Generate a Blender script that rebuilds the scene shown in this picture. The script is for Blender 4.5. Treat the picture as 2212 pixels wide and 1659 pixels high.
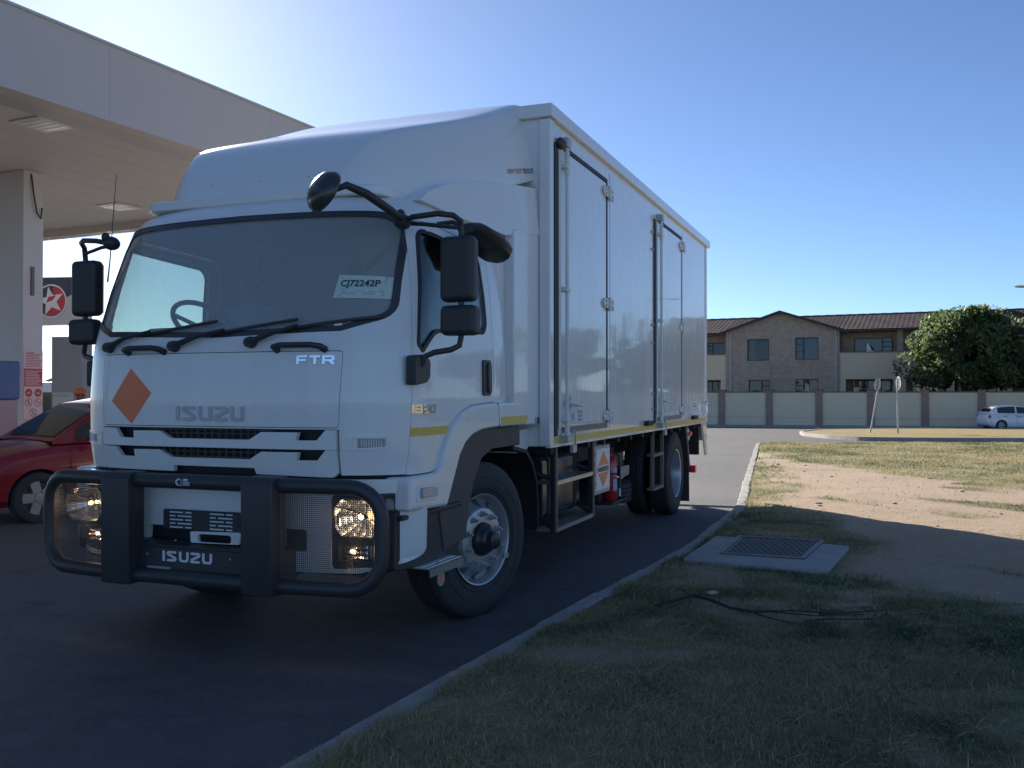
import bpy, bmesh, math, random
import numpy as np
from mathutils import Vector, Matrix, Euler
rnd = random.Random(7)
scene = bpy.context.scene
for o in list(bpy.data.objects): bpy.data.objects.remove(o)
COL = scene.collection
R = math.radians
# ------------------------------------------------------------------ camera
cam = bpy.data.objects.new('camera', bpy.data.cameras.new('camera')); COL.objects.link(cam)
cam.location = (0, 0, 1.47); cam.rotation_euler = (R(90.573), 0, 0)
cam.data.sensor_width = 36; cam.data.lens = 36*2050/2212; cam.data.clip_end = 4000; cam.data.clip_start = .05
scene.camera = cam
scene.render.resolution_x = 1024; scene.render.resolution_y = 768
# ------------------------------------------------------------------ sky and sun
SUN_AZ, SUN_EL = R(-23.0), R(22.6)        # azimuth from +Y towards +X
w = bpy.data.worlds.new('World'); scene.world = w; w.use_nodes = True
nt = w.node_tree; nt.nodes.clear()
sky = nt.nodes.new('ShaderNodeTexSky'); sky.sky_type = 'NISHITA'; sky.sun_disc = False
sky.sun_elevation = SUN_EL; sky.sun_rotation = SUN_AZ
sky.air_density = 0.9; sky.dust_density = 3.5; sky.ozone_density = 4.0; sky.altitude = 3500
bg = nt.nodes.new('ShaderNodeBackground'); bg.inputs[1].default_value = 0.067
wo = nt.nodes.new('ShaderNodeOutputWorld')
nt.links.new(sky.outputs[0], bg.inputs[0]); nt.links.new(bg.outputs[0], wo.inputs[0])
sd = Vector((math.sin(SUN_AZ)*math.cos(SUN_EL), math.cos(SUN_AZ)*math.cos(SUN_EL), math.sin(SUN_EL)))
sl = bpy.data.lights.new('sun', 'SUN'); sl.energy = 4.2; sl.angle = R(.53); sl.color = (1, .92, .80)
so = bpy.data.objects.new('sun', sl); COL.objects.link(so)
so.rotation_euler = (-sd).to_track_quat('-Z', 'Y').to_euler(); so.location = sd*60
scene.view_settings.view_transform = 'Standard'; scene.view_settings.look = 'None'
scene.view_settings.exposure = 1.27; scene.view_settings.gamma = 1
scene.view_settings.use_curve_mapping = False
scene.render.engine = 'CYCLES'
scene.cycles.max_bounces = 10; scene.cycles.transparent_max_bounces = 16
# ------------------------------------------------------------------ materials
MATS = {}
def mat(name, col, rough=.5, metal=0, var=0, vs=4, bump=0, bs=60, coat=0, emit=0, ecol=None, spec=None, dirt=0, dcol=(.2,.16,.12), streak=0):
    if name in MATS: return MATS[name]
    m = bpy.data.materials.new(name); m.use_nodes = True; t = m.node_tree; b = t.nodes['Principled BSDF']
    b.inputs['Roughness'].default_value = rough; b.inputs['Metallic'].default_value = metal
    if coat: b.inputs['Coat Weight'].default_value = coat; b.inputs['Coat Roughness'].default_value = .04
    if spec is not None: b.inputs['Specular IOR Level'].default_value = spec
    c = tuple(col)+(1,); b.inputs['Base Color'].default_value = c
    tc = t.nodes.new('ShaderNodeTexCoord')
    if var or dirt:
        n = t.nodes.new('ShaderNodeTexNoise'); n.inputs['Scale'].default_value = vs; n.inputs['Detail'].default_value = 6
        t.links.new(tc.outputs['Object'], n.inputs['Vector'])
        mx = t.nodes.new('ShaderNodeMix'); mx.data_type = 'RGBA'
        mx.inputs[6].default_value = tuple(max(0, x*(1-var)) for x in col)+(1,)
        mx.inputs[7].default_value = tuple(min(1, x*(1+var)) for x in col)+(1,)
        t.links.new(n.outputs['Fac'], mx.inputs[0]); src = mx.outputs[2]
        if dirt:
            n2 = t.nodes.new('ShaderNodeTexNoise'); n2.inputs['Scale'].default_value = vs*.6; n2.inputs['Detail'].default_value = 9; n2.inputs['Roughness'].default_value = .7
            t.links.new(tc.outputs['Object'], n2.inputs['Vector'])
            rp = t.nodes.new('ShaderNodeValToRGB'); rp.color_ramp.elements[0].position = .45; rp.color_ramp.elements[1].position = .8
            rp.color_ramp.elements[1].color = (dirt, dirt, dirt, 1)
            t.links.new(n2.outputs['Fac'], rp.inputs[0])
            m2 = t.nodes.new('ShaderNodeMix'); m2.data_type = 'RGBA'; m2.inputs[7].default_value = tuple(dcol)+(1,)
            t.links.new(rp.outputs[0], m2.inputs[0]); t.links.new(src, m2.inputs[6]); src = m2.outputs[2]
        if streak:
            mp = t.nodes.new('ShaderNodeMapping'); mp.inputs['Scale'].default_value = (9,9,.7); t.links.new(tc.outputs['Object'], mp.inputs[0])
            n3 = t.nodes.new('ShaderNodeTexNoise'); n3.inputs['Scale'].default_value = 1.6; n3.inputs['Detail'].default_value = 8; n3.inputs['Roughness'].default_value = .65
            t.links.new(mp.outputs[0], n3.inputs['Vector'])
            r3 = t.nodes.new('ShaderNodeValToRGB'); r3.color_ramp.elements[0].position = .42; r3.color_ramp.elements[1].position = .78; r3.color_ramp.elements[1].color = (streak,)*3+(1,)
            t.links.new(n3.outputs['Fac'], r3.inputs[0]); m3 = t.nodes.new('ShaderNodeMix'); m3.data_type = 'RGBA'; m3.inputs[7].default_value = (.42,.38,.33,1)
            t.links.new(r3.outputs[0], m3.inputs[0]); t.links.new(src, m3.inputs[6]); src = m3.outputs[2]
            r4 = t.nodes.new('ShaderNodeMapRange'); r4.inputs[3].default_value = rough*.75; r4.inputs[4].default_value = rough*1.6; t.links.new(n3.outputs['Fac'], r4.inputs[0]); t.links.new(r4.outputs[0], b.inputs['Roughness'])
        t.links.new(src, b.inputs['Base Color'])
    if bump:
        n = t.nodes.new('ShaderNodeTexNoise'); n.inputs['Scale'].default_value = bs; n.inputs['Detail'].default_value = 4
        t.links.new(tc.outputs['Object'], n.inputs['Vector'])
        bp = t.nodes.new('ShaderNodeBump'); bp.inputs['Strength'].default_value = 1; bp.inputs['Distance'].default_value = bump
        t.links.new(n.outputs['Fac'], bp.inputs['Height']); t.links.new(bp.outputs[0], b.inputs['Normal'])
        if coat: t.links.new(bp.outputs[0], b.inputs['Coat Normal'])
    if emit:
        b.inputs['Emission Color'].default_value = tuple(ecol or col)+(1,); b.inputs['Emission Strength'].default_value = emit
    MATS[name] = m; return m
def glass(name, tint, refl=1.0, rough=.0, base=0.0, bcol=(.5,.5,.5)):
    m = bpy.data.materials.new(name); m.use_nodes = True; t = m.node_tree; t.nodes.clear()
    out = t.nodes.new('ShaderNodeOutputMaterial'); tr = t.nodes.new('ShaderNodeBsdfTransparent'); tr.inputs[0].default_value = tuple(tint)+(1,)
    gl = t.nodes.new('ShaderNodeBsdfGlossy'); gl.inputs['Roughness'].default_value = rough; gl.inputs[0].default_value = (refl, refl, refl, 1)
    fr = t.nodes.new('ShaderNodeFresnel'); ge = t.nodes.new('ShaderNodeNewGeometry'); ma = t.nodes.new('ShaderNodeMath'); ma.operation = 'MULTIPLY_ADD'
    ma.inputs[1].default_value = 1/1.5-1.5; ma.inputs[2].default_value = 1.5; t.links.new(ge.outputs['Backfacing'], ma.inputs[0]); t.links.new(ma.outputs[0], fr.inputs[0])
    mx = t.nodes.new('ShaderNodeMixShader'); t.links.new(fr.outputs[0], mx.inputs[0])
    src = tr.outputs[0]
    if base:                                        # grey film on the pane: dust, with glare painted in as diffuse colour
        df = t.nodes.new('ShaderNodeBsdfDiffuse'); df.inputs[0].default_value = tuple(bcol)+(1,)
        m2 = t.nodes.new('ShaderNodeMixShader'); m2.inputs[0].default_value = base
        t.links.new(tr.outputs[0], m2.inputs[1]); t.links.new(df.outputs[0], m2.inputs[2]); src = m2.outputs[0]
    t.links.new(src, mx.inputs[1]); t.links.new(gl.outputs[0], mx.inputs[2]); t.links.new(mx.outputs[0], out.inputs[0])
    return m
WHITE = mat('white_paint', (.80,.80,.78), .28, coat=.6, bump=.0012, bs=1.6, var=.03, vs=1.2, streak=.10)
WHITEB = mat('white_box_paint', (.78,.78,.76), .22, coat=.7, bump=.0022, bs=1.1, var=.04, vs=.9, streak=.14)
FAIR = mat('white_fibreglass', (.80,.80,.79), .22, coat=.5, bump=.0008, bs=2, var=.02, vs=1)
ALUW = mat('white_metal_fitting', (.72,.72,.69), .4, var=.08, vs=6)
BLACKP = mat('black_plastic', (.036,.037,.04), .5, var=.25, vs=9, bump=.0006, bs=400)
BLACKM = mat('black_powder_coat', (.040,.042,.046), .42, var=.2, vs=5, bump=.0005, bs=500)
CHASS = mat('chassis_black', (.018,.018,.02), .6, var=.4, vs=5)
GREYP = mat('grey_liner_plastic', (.075,.07,.068), .6, var=.15, vs=6)
RUBBER = mat('rubber', (.038,.038,.04), .75, var=.3, vs=6, bump=.001, bs=150)
SEAL = mat('door_seal', (.02,.022,.028), .6)
SILVER = mat('silver_wheel_paint', (.42,.43,.45), .35, metal=.55, var=.12, vs=8)
CHROME = mat('chrome', (.85,.86,.88), .07, metal=1)
ALU = mat('tread_aluminium', (.55,.56,.57), .35, metal=.9, var=.15, vs=20)
STEEL = mat('galvanised_steel', (.45,.46,.46), .45, metal=.6, var=.2, vs=12)
ORANGE = mat('orange_film', (.95,.23,.10), .45, var=.06, vs=3)
YELLOW = mat('yellow_reflective', (.72,.50,.08), .35, var=.1, vs=6)
INTERIOR = mat('cab_interior', (.045,.045,.05), .75, var=.2, vs=5)
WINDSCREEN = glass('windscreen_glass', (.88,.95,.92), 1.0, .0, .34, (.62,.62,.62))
SIDEGLASS = glass('side_glass', (.84,.93,.89), 1.0)
DARKGLASS = mat('dark_window', (.012,.014,.016), .04, coat=0, spec=.6)
# ------------------------------------------------------------------ mesh helpers
class MB:
    def __init__(s): s.v = []; s.f = []
    def add(s, vs, fs):
        b = len(s.v); s.v += [tuple(x) for x in vs]; s.f += [tuple(i+b for i in q) for q in fs]; return s
    def box(s, x0, x1, y0, y1, z0, z1):
        if x0 > x1: x0, x1 = x1, x0
        if y0 > y1: y0, y1 = y1, y0
        if z0 > z1: z0, z1 = z1, z0
        return s.add([(x0,y0,z0),(x1,y0,z0),(x1,y1,z0),(x0,y1,z0),(x0,y0,z1),(x1,y0,z1),(x1,y1,z1),(x0,y1,z1)],
              [(0,3,2,1),(4,5,6,7),(0,1,5,4),(1,2,6,5),(2,3,7,6),(3,0,4,7)])
    def prism(s, poly, axis, a, b):
        ar = sum(poly[i][0]*poly[(i+1)%len(poly)][1]-poly[(i+1)%len(poly)][0]*poly[i][1] for i in range(len(poly)))
        if ar < 0: poly = poly[::-1]
        if a > b: a, b = b, a
        P = {'x': lambda p, c: (c, p[0], p[1]), 'y': lambda p, c: (p[0], c, p[1]), 'z': lambda p, c: (p[0], p[1], c)}[axis]
        n = len(poly); vs = [P(p, a) for p in poly]+[P(p, b) for p in poly]
        lo, hi = tuple(range(n)), tuple(range(n, 2*n))
        sd = [(i, (i+1) % n, n+(i+1) % n, n+i) for i in range(n)]
        fs = [lo[::-1], hi]+sd
        if axis == 'y': fs = [f[::-1] for f in fs]
        return s.add(vs, fs)
    def tube(s, path, r, n=10, closed=False, caps=True):
        P = [Vector(p) for p in path]; m = len(P)
        rr = r if isinstance(r, (list, tuple)) else [r]*m
        T = []
        for i in range(m):
            a = P[(i-1) % m] if (closed or i > 0) else P[i]; b = P[(i+1) % m] if (closed or i < m-1) else P[i]
            T.append((b-a).normalized())
        up = Vector((0,0,1)) if abs(T[0].z) < .9 else Vector((1,0,0))
        N = (up-T[0]*up.dot(T[0])).normalized(); vs = []
        for i in range(m):
            N = (N-T[i]*N.dot(T[i])).normalized(); B = T[i].cross(N)
            for k in range(n):
                a = 2*math.pi*k/n; vs.append(P[i]+(N*math.cos(a)+B*math.sin(a))*rr[i])
        fs = []
        for i in range(m if closed else m-1):
            j = (i+1) % m
            for k in range(n):
                l = (k+1) % n; fs.append((i*n+k, i*n+l, j*n+l, j*n+k))
        if caps and not closed: fs += [tuple(range(n))[::-1], tuple(range((m-1)*n, m*n))]
        return s.add(vs, fs)
    def lathe(s, prof, n=32, axis='x', org=(0,0,0), close=False):
        vs = []; m = len(prof); O = Vector(org)
        for k in range(n):
            a = 2*math.pi*k/n; c, d = math.cos(a), math.sin(a)
            for (h, r) in prof:
                vs.append(O+Vector({'x': (h, r*c, r*d), 'y': (r*d, h, r*c), 'z': (r*c, r*d, h)}[axis]))
        fs = []
        for k in range(n):
            l = (k+1) % n
            for i in range(m if close else m-1):
                j = (i+1) % m; fs.append((k*m+i, l*m+i, l*m+j, k*m+j))
        return s.add(vs, fs)
    def ell(s, c, r, nu=16, nv=10):
        vs = []; fs = []
        for j in range(nv+1):
            t = math.pi*j/nv
            for i in range(nu):
                a = 2*math.pi*i/nu; vs.append((c[0]+r[0]*math.sin(t)*math.cos(a), c[1]+r[1]*math.sin(t)*math.sin(a), c[2]+r[2]*math.cos(t)))
        for j in range(nv):
            for i in range(nu):
                k = (i+1) % nu; fs.append((j*nu+i, (j+1)*nu+i, (j+1)*nu+k, j*nu+k))
        return s.add(vs, fs)
    def mesh(s, name='m'):
        me = bpy.data.meshes.new(name); me.from_pydata(s.v, [], s.f); me.update(); return me
def smooth(me, ang=35):
    bm = bmesh.new(); bm.from_mesh(me)
    bmesh.ops.remove_doubles(bm, verts=bm.verts, dist=1e-5)
    bmesh.ops.dissolve_degenerate(bm, dist=1e-6, edges=bm.edges)
    bmesh.ops.recalc_face_normals(bm, faces=bm.faces)
    for f in bm.faces: f.smooth = True
    for e in bm.edges:
        if len(e.link_faces) == 2 and e.calc_face_angle(0) > R(ang): e.smooth = False
    bm.to_mesh(me); bm.free(); return me
def obj(name, data, m=None, parent=None, bevel=0, seg=2, ang=35, sm=True, kind=None, subs=0):
    me = data.mesh(name) if isinstance(data, MB) else data
    if sm: smooth(me, ang)
    o = bpy.data.objects.new(name, me); COL.objects.link(o)
    if m and not me.materials: me.materials.append(m)
    if parent: o.parent = parent
    if bevel:
        b = o.modifiers.new('bevel', 'BEVEL'); b.width = bevel; b.segments = seg; b.limit_method = 'ANGLE'; b.angle_limit = R(30)
        b.harden_normals = True
    if subs:
        q = o.modifiers.new('subd', 'SUBSURF'); q.levels = subs; q.render_levels = subs
    if kind: o['kind'] = kind
    return o
def tag(o, label, cat=None, group=None, kind=None):
    o['label'] = label
    if cat: o['category'] = cat
    if group: o['group'] = group
    if kind: o['kind'] = kind
    return o
def empty(name, loc=(0,0,0), rz=0, label=None, cat=None, group=None):
    o = bpy.data.objects.new(name, None); COL.objects.link(o); o.location = loc; o.rotation_euler = (0,0,rz)
    o.empty_display_size = .2
    if label: tag(o, label, cat, group)
    return o
def struct(name, data, m, **k): return obj(name, data, m, kind='structure', **k)
def copy_tree(o, parent=None):
    c = o.copy(); COL.objects.link(c); c.parent = parent
    for ch in [q for q in o.children]: copy_tree(ch, c)
    return c
def boolean(o, cutters, op='DIFFERENCE', keep=False):
    for c in cutters:
        b = o.modifiers.new('b', 'BOOLEAN'); b.operation = op; b.object = c; b.solver = 'EXACT'; b.material_mode = 'TRANSFER'
    dg = bpy.context.evaluated_depsgraph_get(); dg.update()
    me = bpy.data.meshes.new_from_object(o.evaluated_get(dg))
    o.modifiers.clear(); old = o.data; o.data = me; bpy.data.meshes.remove(old)
    if not keep:
        for c in cutters: bpy.data.objects.remove(c)
    smooth(me, 30); return o
def sheet(outer, holes, step, thick, fn):
    """flat outline (a,b) with holes -> solid of given thickness, mapped by fn(a,b,depth)->xyz"""
    bm = bmesh.new(); ed = []
    for lp in [outer]+list(holes):
        vs = [bm.verts.new((p[0], p[1], 0)) for p in lp]
        ed += [bm.edges.new((vs[i], vs[(i+1) % len(vs)])) for i in range(len(vs))]
    if holes: bmesh.ops.triangle_fill(bm, use_beauty=True, use_dissolve=False, edges=ed)
    else: bm.faces.new([v for v in bm.verts])
    if step:
        for ax in (0, 1):
            lo = min(p[ax] for p in outer); hi = max(p[ax] for p in outer); k = max(1, int((hi-lo)/step))
            for i in range(1, k):
                c = [0,0,0]; c[ax] = lo+(hi-lo)*i/k+1e-4; nn = [0,0,0]; nn[ax] = 1
                bmesh.ops.bisect_plane(bm, geom=bm.verts[:]+bm.edges[:]+bm.faces[:], plane_co=c, plane_no=nn)
    if thick:
        r = bmesh.ops.extrude_face_region(bm, geom=bm.faces[:])
        for e in r['geom']:
            if isinstance(e, bmesh.types.BMVert): e.co.z += thick
    for v in bm.verts: v.co = fn(v.co.x, v.co.y, v.co.z)
    bmesh.ops.recalc_face_normals(bm, faces=bm.faces)
    me = bpy.data.meshes.new('sheet'); bm.to_mesh(me); bm.free(); return me
def rpoly(pts, r, n=4):
    """round the corners of a polygon; r a number or a list"""
    out = []; m = len(pts)
    for i in range(m):
        p = Vector(pts[i]); a = Vector(pts[i-1]); b = Vector(pts[(i+1) % m]); rr = r[i] if isinstance(r, (list, tuple)) else r
        if rr <= 0: out.append(tuple(p)); continue
        d1 = (a-p); d2 = (b-p); q = min(rr, d1.length*.48, d2.length*.48)
        s, e = p+d1.normalized()*q, p+d2.normalized()*q
        for k in range(n+1):
            t = k/n; out.append(tuple(s*(1-t)**2+p*2*t*(1-t)+e*t*t))
    return out
def stroke(pts, wd):
    L = []; Rr = []; P = [Vector(p) for p in pts]
    for i in range(len(P)):
        d1 = (P[i]-P[i-1]).normalized() if i else (P[1]-P[0]).normalized()
        d2 = (P[i+1]-P[i]).normalized() if i < len(P)-1 else d1
        t = (d1+d2).normalized(); nrm = Vector((-t.y, t.x)); c = max(.45, nrm.dot(Vector((-d1.y, d1.x))))
        L.append(P[i]+nrm*wd/2/c); Rr.append(P[i]-nrm*wd/2/c)
    return [tuple(p) for p in L+Rr[::-1]]
def text_mb(s, size, depth=.002, M=Matrix(), bold=0, sx=1):
    cu = bpy.data.curves.new('t', 'FONT'); cu.body = s; cu.size = size; cu.extrude = depth/2; cu.offset = bold; cu.resolution_u = 3
    o = bpy.data.objects.new('t', cu); COL.objects.link(o)
    dg = bpy.context.evaluated_depsgraph_get(); dg.update()
    me = bpy.data.meshes.new_from_object(o.evaluated_get(dg)); bpy.data.objects.remove(o); bpy.data.curves.remove(cu)
    me.transform(M @ Matrix.Diagonal((sx,1,1,1))); me.materials.clear(); return me
FRONT = Matrix(((1,0,0,0),(0,0,-1,0),(0,1,0,0),(0,0,0,1)))        # text read by someone standing at -y
SIDE = Matrix(((0,0,1,0),(1,0,0,0),(0,1,0,0),(0,0,0,1)))          # text read by someone standing at +x
def at(M, x, y, z): return Matrix.Translation((x, y, z)) @ M
def join(name, meshes):
    bm = bmesh.new()
    for me in meshes: bm.from_mesh(me); bpy.data.meshes.remove(me)
    me = bpy.data.meshes.new(name); bm.to_mesh(me); bm.free(); return me
# ------------------------------------------------------------------ terrain
def gz(y): return -.0145*max(0., min(y, 70.)-9.)
KP = np.array([(-9.2,-14),(-5.4,-6),(-.81,3.76),(-.12,5.22),(1.39,8.28),(1.95,9.66),(2.82,11.96),(4.2,17.16),(8.28,32.24),(9.4,36)])
_yy = np.linspace(-14, 36, 1001); _xx = np.interp(_yy, KP[:,1], KP[:,0])
_k = np.hanning(41); _k /= _k.sum(); _xs = np.convolve(np.pad(_xx, 20, mode='edge'), _k, 'valid')
_xs[:22] = _xx[:22]; _xs[-22:] = _xx[-22:]
def KX(y): return np.interp(y, _yy, _xs)
def vnoise(x, y, sc, seed=0):
    x = np.asarray(x, float)*sc+seed*17.3; y = np.asarray(y, float)*sc+seed*9.1
    xi = np.floor(x).astype(np.int64); yi = np.floor(y).astype(np.int64); fx = x-xi; fy = y-yi
    fx = fx*fx*(3-2*fx); fy = fy*fy*(3-2*fy)
    def h(a, b):
        n = (a*374761393+b*668265263+seed*1442695) & 0x7fffffff; n = ((n ^ (n >> 13))*1274126177) & 0x7fffffff
        return ((n ^ (n >> 16)) & 0xffff)/65535.
    return (h(xi,yi)*(1-fx)+h(xi+1,yi)*fx)*(1-fy)+(h(xi,yi+1)*(1-fx)+h(xi+1,yi+1)*fx)*fy
def fbm(x, y, sc, seed=0, oct=4):
    s = 0; a = .5; t = 0
    for i in range(oct): s = s+a*vnoise(x, y, sc*2**i, seed+i*7); t += a; a *= .55
    return s/t
DIRT = np.array([(7.1,29.3),(4.85,17.2),(3.62,12.4),(3.2,10.3),(3.05,8.7),(2.75,8.0),(2.95,7.1),(3.2,6.35),(4.3,5.5),(14,2),(16,9),(7.7,14.0),(7.0,18.5),(6.45,24)])
def poly_sd(px, py, poly):
    d = np.full(px.shape, 1e9); ins = np.zeros(px.shape, bool); n = len(poly)
    for i in range(n):
        a = poly[i]; b = poly[(i+1) % n]; ex, ey = b-a; wx, wy = px-a[0], py-a[1]
        t = np.clip((wx*ex+wy*ey)/(ex*ex+ey*ey), 0, 1); d = np.minimum(d, np.hypot(wx-ex*t, wy-ey*t))
        c = (a[1] > py) != (b[1] > py)
        with np.errstate(divide='ignore', invalid='ignore'): xc = a[0]+(py-a[1])/(b[1]-a[1])*(b[0]-a[0])
        ins ^= c & (px < xc)
    return np.where(ins, d, -d)
def dirt_mask(x, y):
    x = np.asarray(x, float); y = np.asarray(y, float)
    sdv = poly_sd(x, y, DIRT); n1 = fbm(x, y, 1.1, 3); n2 = fbm(x*.8+y*.3, y*.35, 1.6, 11)
    m = np.clip((sdv+(n1-.5)*1.5)/.55+.5, 0, 1)
    m = m*np.clip(1-(n2-.66)*9, 0, 1)                      # tufts left on the trodden strip
    bare = np.clip((fbm(x, y, 1.3, 23)-.54)*6, 0, 1)*np.where((y < 9.5), .8, .25)
    return np.maximum(m, bare)
def verge_z(x, y):
    x = np.asarray(x, float); y = np.asarray(y, float)
    t = np.clip((x-KX(y))/.5, 0, 1)
    return -.0145*np.clip(np.minimum(y, 70)-9, 0, None)+.062+.035*t+(fbm(x, y, .8, 5)-.5)*.05*t+(fbm(x, y, 4, 9)-.5)*.018*t
def grid_mesh(name, X, Y, Zv, attrs=None):
    ny, nx = X.shape; V = np.stack([X, Y, Zv], -1).reshape(-1, 3)
    i = np.arange(ny*nx).reshape(ny, nx)
    F = np.stack([i[:-1,:-1], i[:-1,1:], i[1:,1:], i[1:,:-1]], -1).reshape(-1, 4)
    return np_mesh(name, V, F, attrs)
def np_mesh(name, V, F, attrs=None, sm=True):
    me = bpy.data.meshes.new(name); nf, k = F.shape
    me.vertices.add(len(V)); me.vertices.foreach_set('co', np.ascontiguousarray(V, dtype=np.float32).ravel())
    me.loops.add(nf*k); me.loops.foreach_set('vertex_index', np.ascontiguousarray(F, dtype=np.int32).ravel())
    me.polygons.add(nf); me.polygons.foreach_set('loop_start', np.arange(0, nf*k, k, dtype=np.int32))
    me.polygons.foreach_set('use_smooth', np.full(nf, sm))
    for nm, a in (attrs or {}).items():
        at_ = me.attributes.new(nm, 'FLOAT', 'POINT'); at_.data.foreach_set('value', np.ascontiguousarray(a, dtype=np.float32).ravel())
    me.update(calc_edges=True); return me
def nodes(name):
    m = bpy.data.materials.new(name); m.use_nodes = True; return m, m.node_tree, m.node_tree.nodes['Principled BSDF']
def N(t, ty, **k):
    n = t.nodes.new(ty)
    for a, b in k.items():
        if a.startswith('i_'): n.inputs[a[2:].replace('_', ' ')].default_value = b
        else: setattr(n, a, b)
    return n
def mixc(t, fac, a, b):
    mx = t.nodes.new('ShaderNodeMix'); mx.data_type = 'RGBA'
    for s, v in ((0, fac), (6, a), (7, b)):
        if isinstance(v, (tuple, list)): mx.inputs[s].default_value = tuple(v)+((1,) if len(v) == 3 else ())
        elif isinstance(v, (int, float)): mx.inputs[s].default_value = v
        else: t.links.new(v, mx.inputs[s])
    return mx.outputs[2]
def ramp(t, src, p0, p1, c0=(0,0,0), c1=(1,1,1)):
    r = t.nodes.new('ShaderNodeValToRGB'); e = r.color_ramp.elements; e[0].position = p0; e[1].position = p1
    e[0].color = tuple(c0)+(1,); e[1].color = tuple(c1)+(1,); t.links.new(src, r.inputs[0]); return r.outputs[0]
def noise(t, vec, sc, det=5, ro=.55):
    n = N(t, 'ShaderNodeTexNoise', i_Scale=sc, i_Detail=det, i_Roughness=ro); t.links.new(vec, n.inputs['Vector']); return n.outputs['Fac']
def bumpn(t, b, h, dist):
    q = N(t, 'ShaderNodeBump', i_Distance=dist, i_Strength=1.0); t.links.new(h, q.inputs['Height']); t.links.new(q.outputs[0], b.inputs['Normal'])
# asphalt: worn, with aggregate, patches and oil marks
ASPH, t, b = nodes('asphalt'); tc = N(t, 'ShaderNodeTexCoord').outputs['Object']
c = mixc(t, noise(t, tc, 220, 3), (.060,.062,.068), (.165,.167,.172)); c = mixc(t, ramp(t, noise(t, tc, 42, 5, .75), .38, .66), (.050,.052,.058), c); c = mixc(t, ramp(t, noise(t, tc, 5, 7, .7), .42, .62, (0,0,0), (.6,.6,.6)), c, (.135,.135,.138))
c = mixc(t, ramp(t, noise(t, tc, .35, 6), .35, .7), c, (.115,.113,.110))
c = mixc(t, ramp(t, noise(t, tc, 1.3, 8, .7), .56, .72, (0,0,0), (.55,.55,.55)), c, (.032,.032,.035))
c = mixc(t, ramp(t, noise(t, tc, 9, 8, .75), .66, .8, (0,0,0), (.5,.5,.5)), c, (.20,.175,.14))
t.links.new(c, b.inputs['Base Color']); b.inputs['Roughness'].default_value = .78
vo = N(t, 'ShaderNodeTexVoronoi', feature='DISTANCE_TO_EDGE', i_Scale=.55); wv = N(t, 'ShaderNodeVectorMath', operation='ADD'); nv_ = N(t, 'ShaderNodeTexNoise', i_Scale=1.7, i_Detail=6.0); t.links.new(tc, nv_.inputs['Vector'])
t.links.new(tc, wv.inputs[0]); t.links.new(nv_.outputs['Color'], wv.inputs[1]); t.links.new(wv.outputs[0], vo.inputs['Vector'])
c = mixc(t, ramp(t, vo.outputs['Distance'], .0, .009, (.35,.35,.35), (0,0,0)), c, (.025,.025,.027))
sv = N(t, 'ShaderNodeTexVoronoi', i_Scale=75.0); t.links.new(tc, sv.inputs['Vector']); c = mixc(t, ramp(t, sv.outputs['Distance'], .10, .2, (.7,.7,.7), (0,0,0)), c, (.30,.29,.27))
t.links.new(c, b.inputs['Base Color'])
bumpn(t, b, noise(t, tc, 180, 3), .006)
CONC = mat('kerb_concrete', (.36,.35,.33), .85, var=.25, vs=7, bump=.003, bs=90, dirt=.7, dcol=(.16,.14,.11))
SLABM = mat('slab_concrete', (.33,.33,.32), .85, var=.2, vs=5, bump=.002, bs=120, dirt=.5, dcol=(.18,.16,.13))
# verge soil
SOIL, t, b = nodes('verge_soil'); tc = N(t, 'ShaderNodeTexCoord').outputs['Object']
da = N(t, 'ShaderNodeAttribute', attribute_name='dirt').outputs['Fac']; dy = N(t, 'ShaderNodeAttribute', attribute_name='dry').outputs['Fac']
gr = mixc(t, dy, (.115,.14,.05), (.44,.38,.20))
gr = mixc(t, noise(t, tc, 14, 6, .7), mixc(t, .55, gr, (.06,.055,.03)), gr)
sa = mixc(t, noise(t, tc, 2.2, 8, .65), (.36,.25,.165), (.50,.385,.275))
sa = mixc(t, ramp(t, noise(t, tc, 38, 4, .7), .6, .75, (0,0,0), (.8,.8,.8)), sa, (.22,.165,.12))
sa = mixc(t, ramp(t, noise(t, tc, 55, 3), .64, .70), sa, (.62,.56,.48)); sa = mixc(t, ramp(t, noise(t, tc, 6, 9, .75), .55, .72, (0,0,0), (.7,.7,.7)), sa, (.27,.20,.14))
t.links.new(mixc(t, da, gr, sa), b.inputs['Base Color']); b.inputs['Roughness'].default_value = .95
bumpn(t, b, noise(t, tc, 30, 8, .7), .03)
DRYG, t, b = nodes('dry_island_grass'); tc = N(t, 'ShaderNodeTexCoord').outputs['Object']
c = mixc(t, noise(t, tc, .9, 8, .7), (.27,.20,.075), (.44,.34,.15)); c = mixc(t, ramp(t, noise(t, tc, 2.5, 6), .5, .75), c, (.36,.32,.13))
t.links.new(c, b.inputs['Base Color']); b.inputs['Roughness'].default_value = .95; bumpn(t, b, noise(t, tc, 12, 8, .8), .08)
EARTH, t, b = nodes('open_ground'); tc = N(t, 'ShaderNodeTexCoord').outputs['Object']
t.links.new(mixc(t, noise(t, tc, .06, 8), (.20,.17,.09), (.30,.25,.15)), b.inputs['Base Color']); b.inputs['Roughness'].default_value = 1
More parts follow.
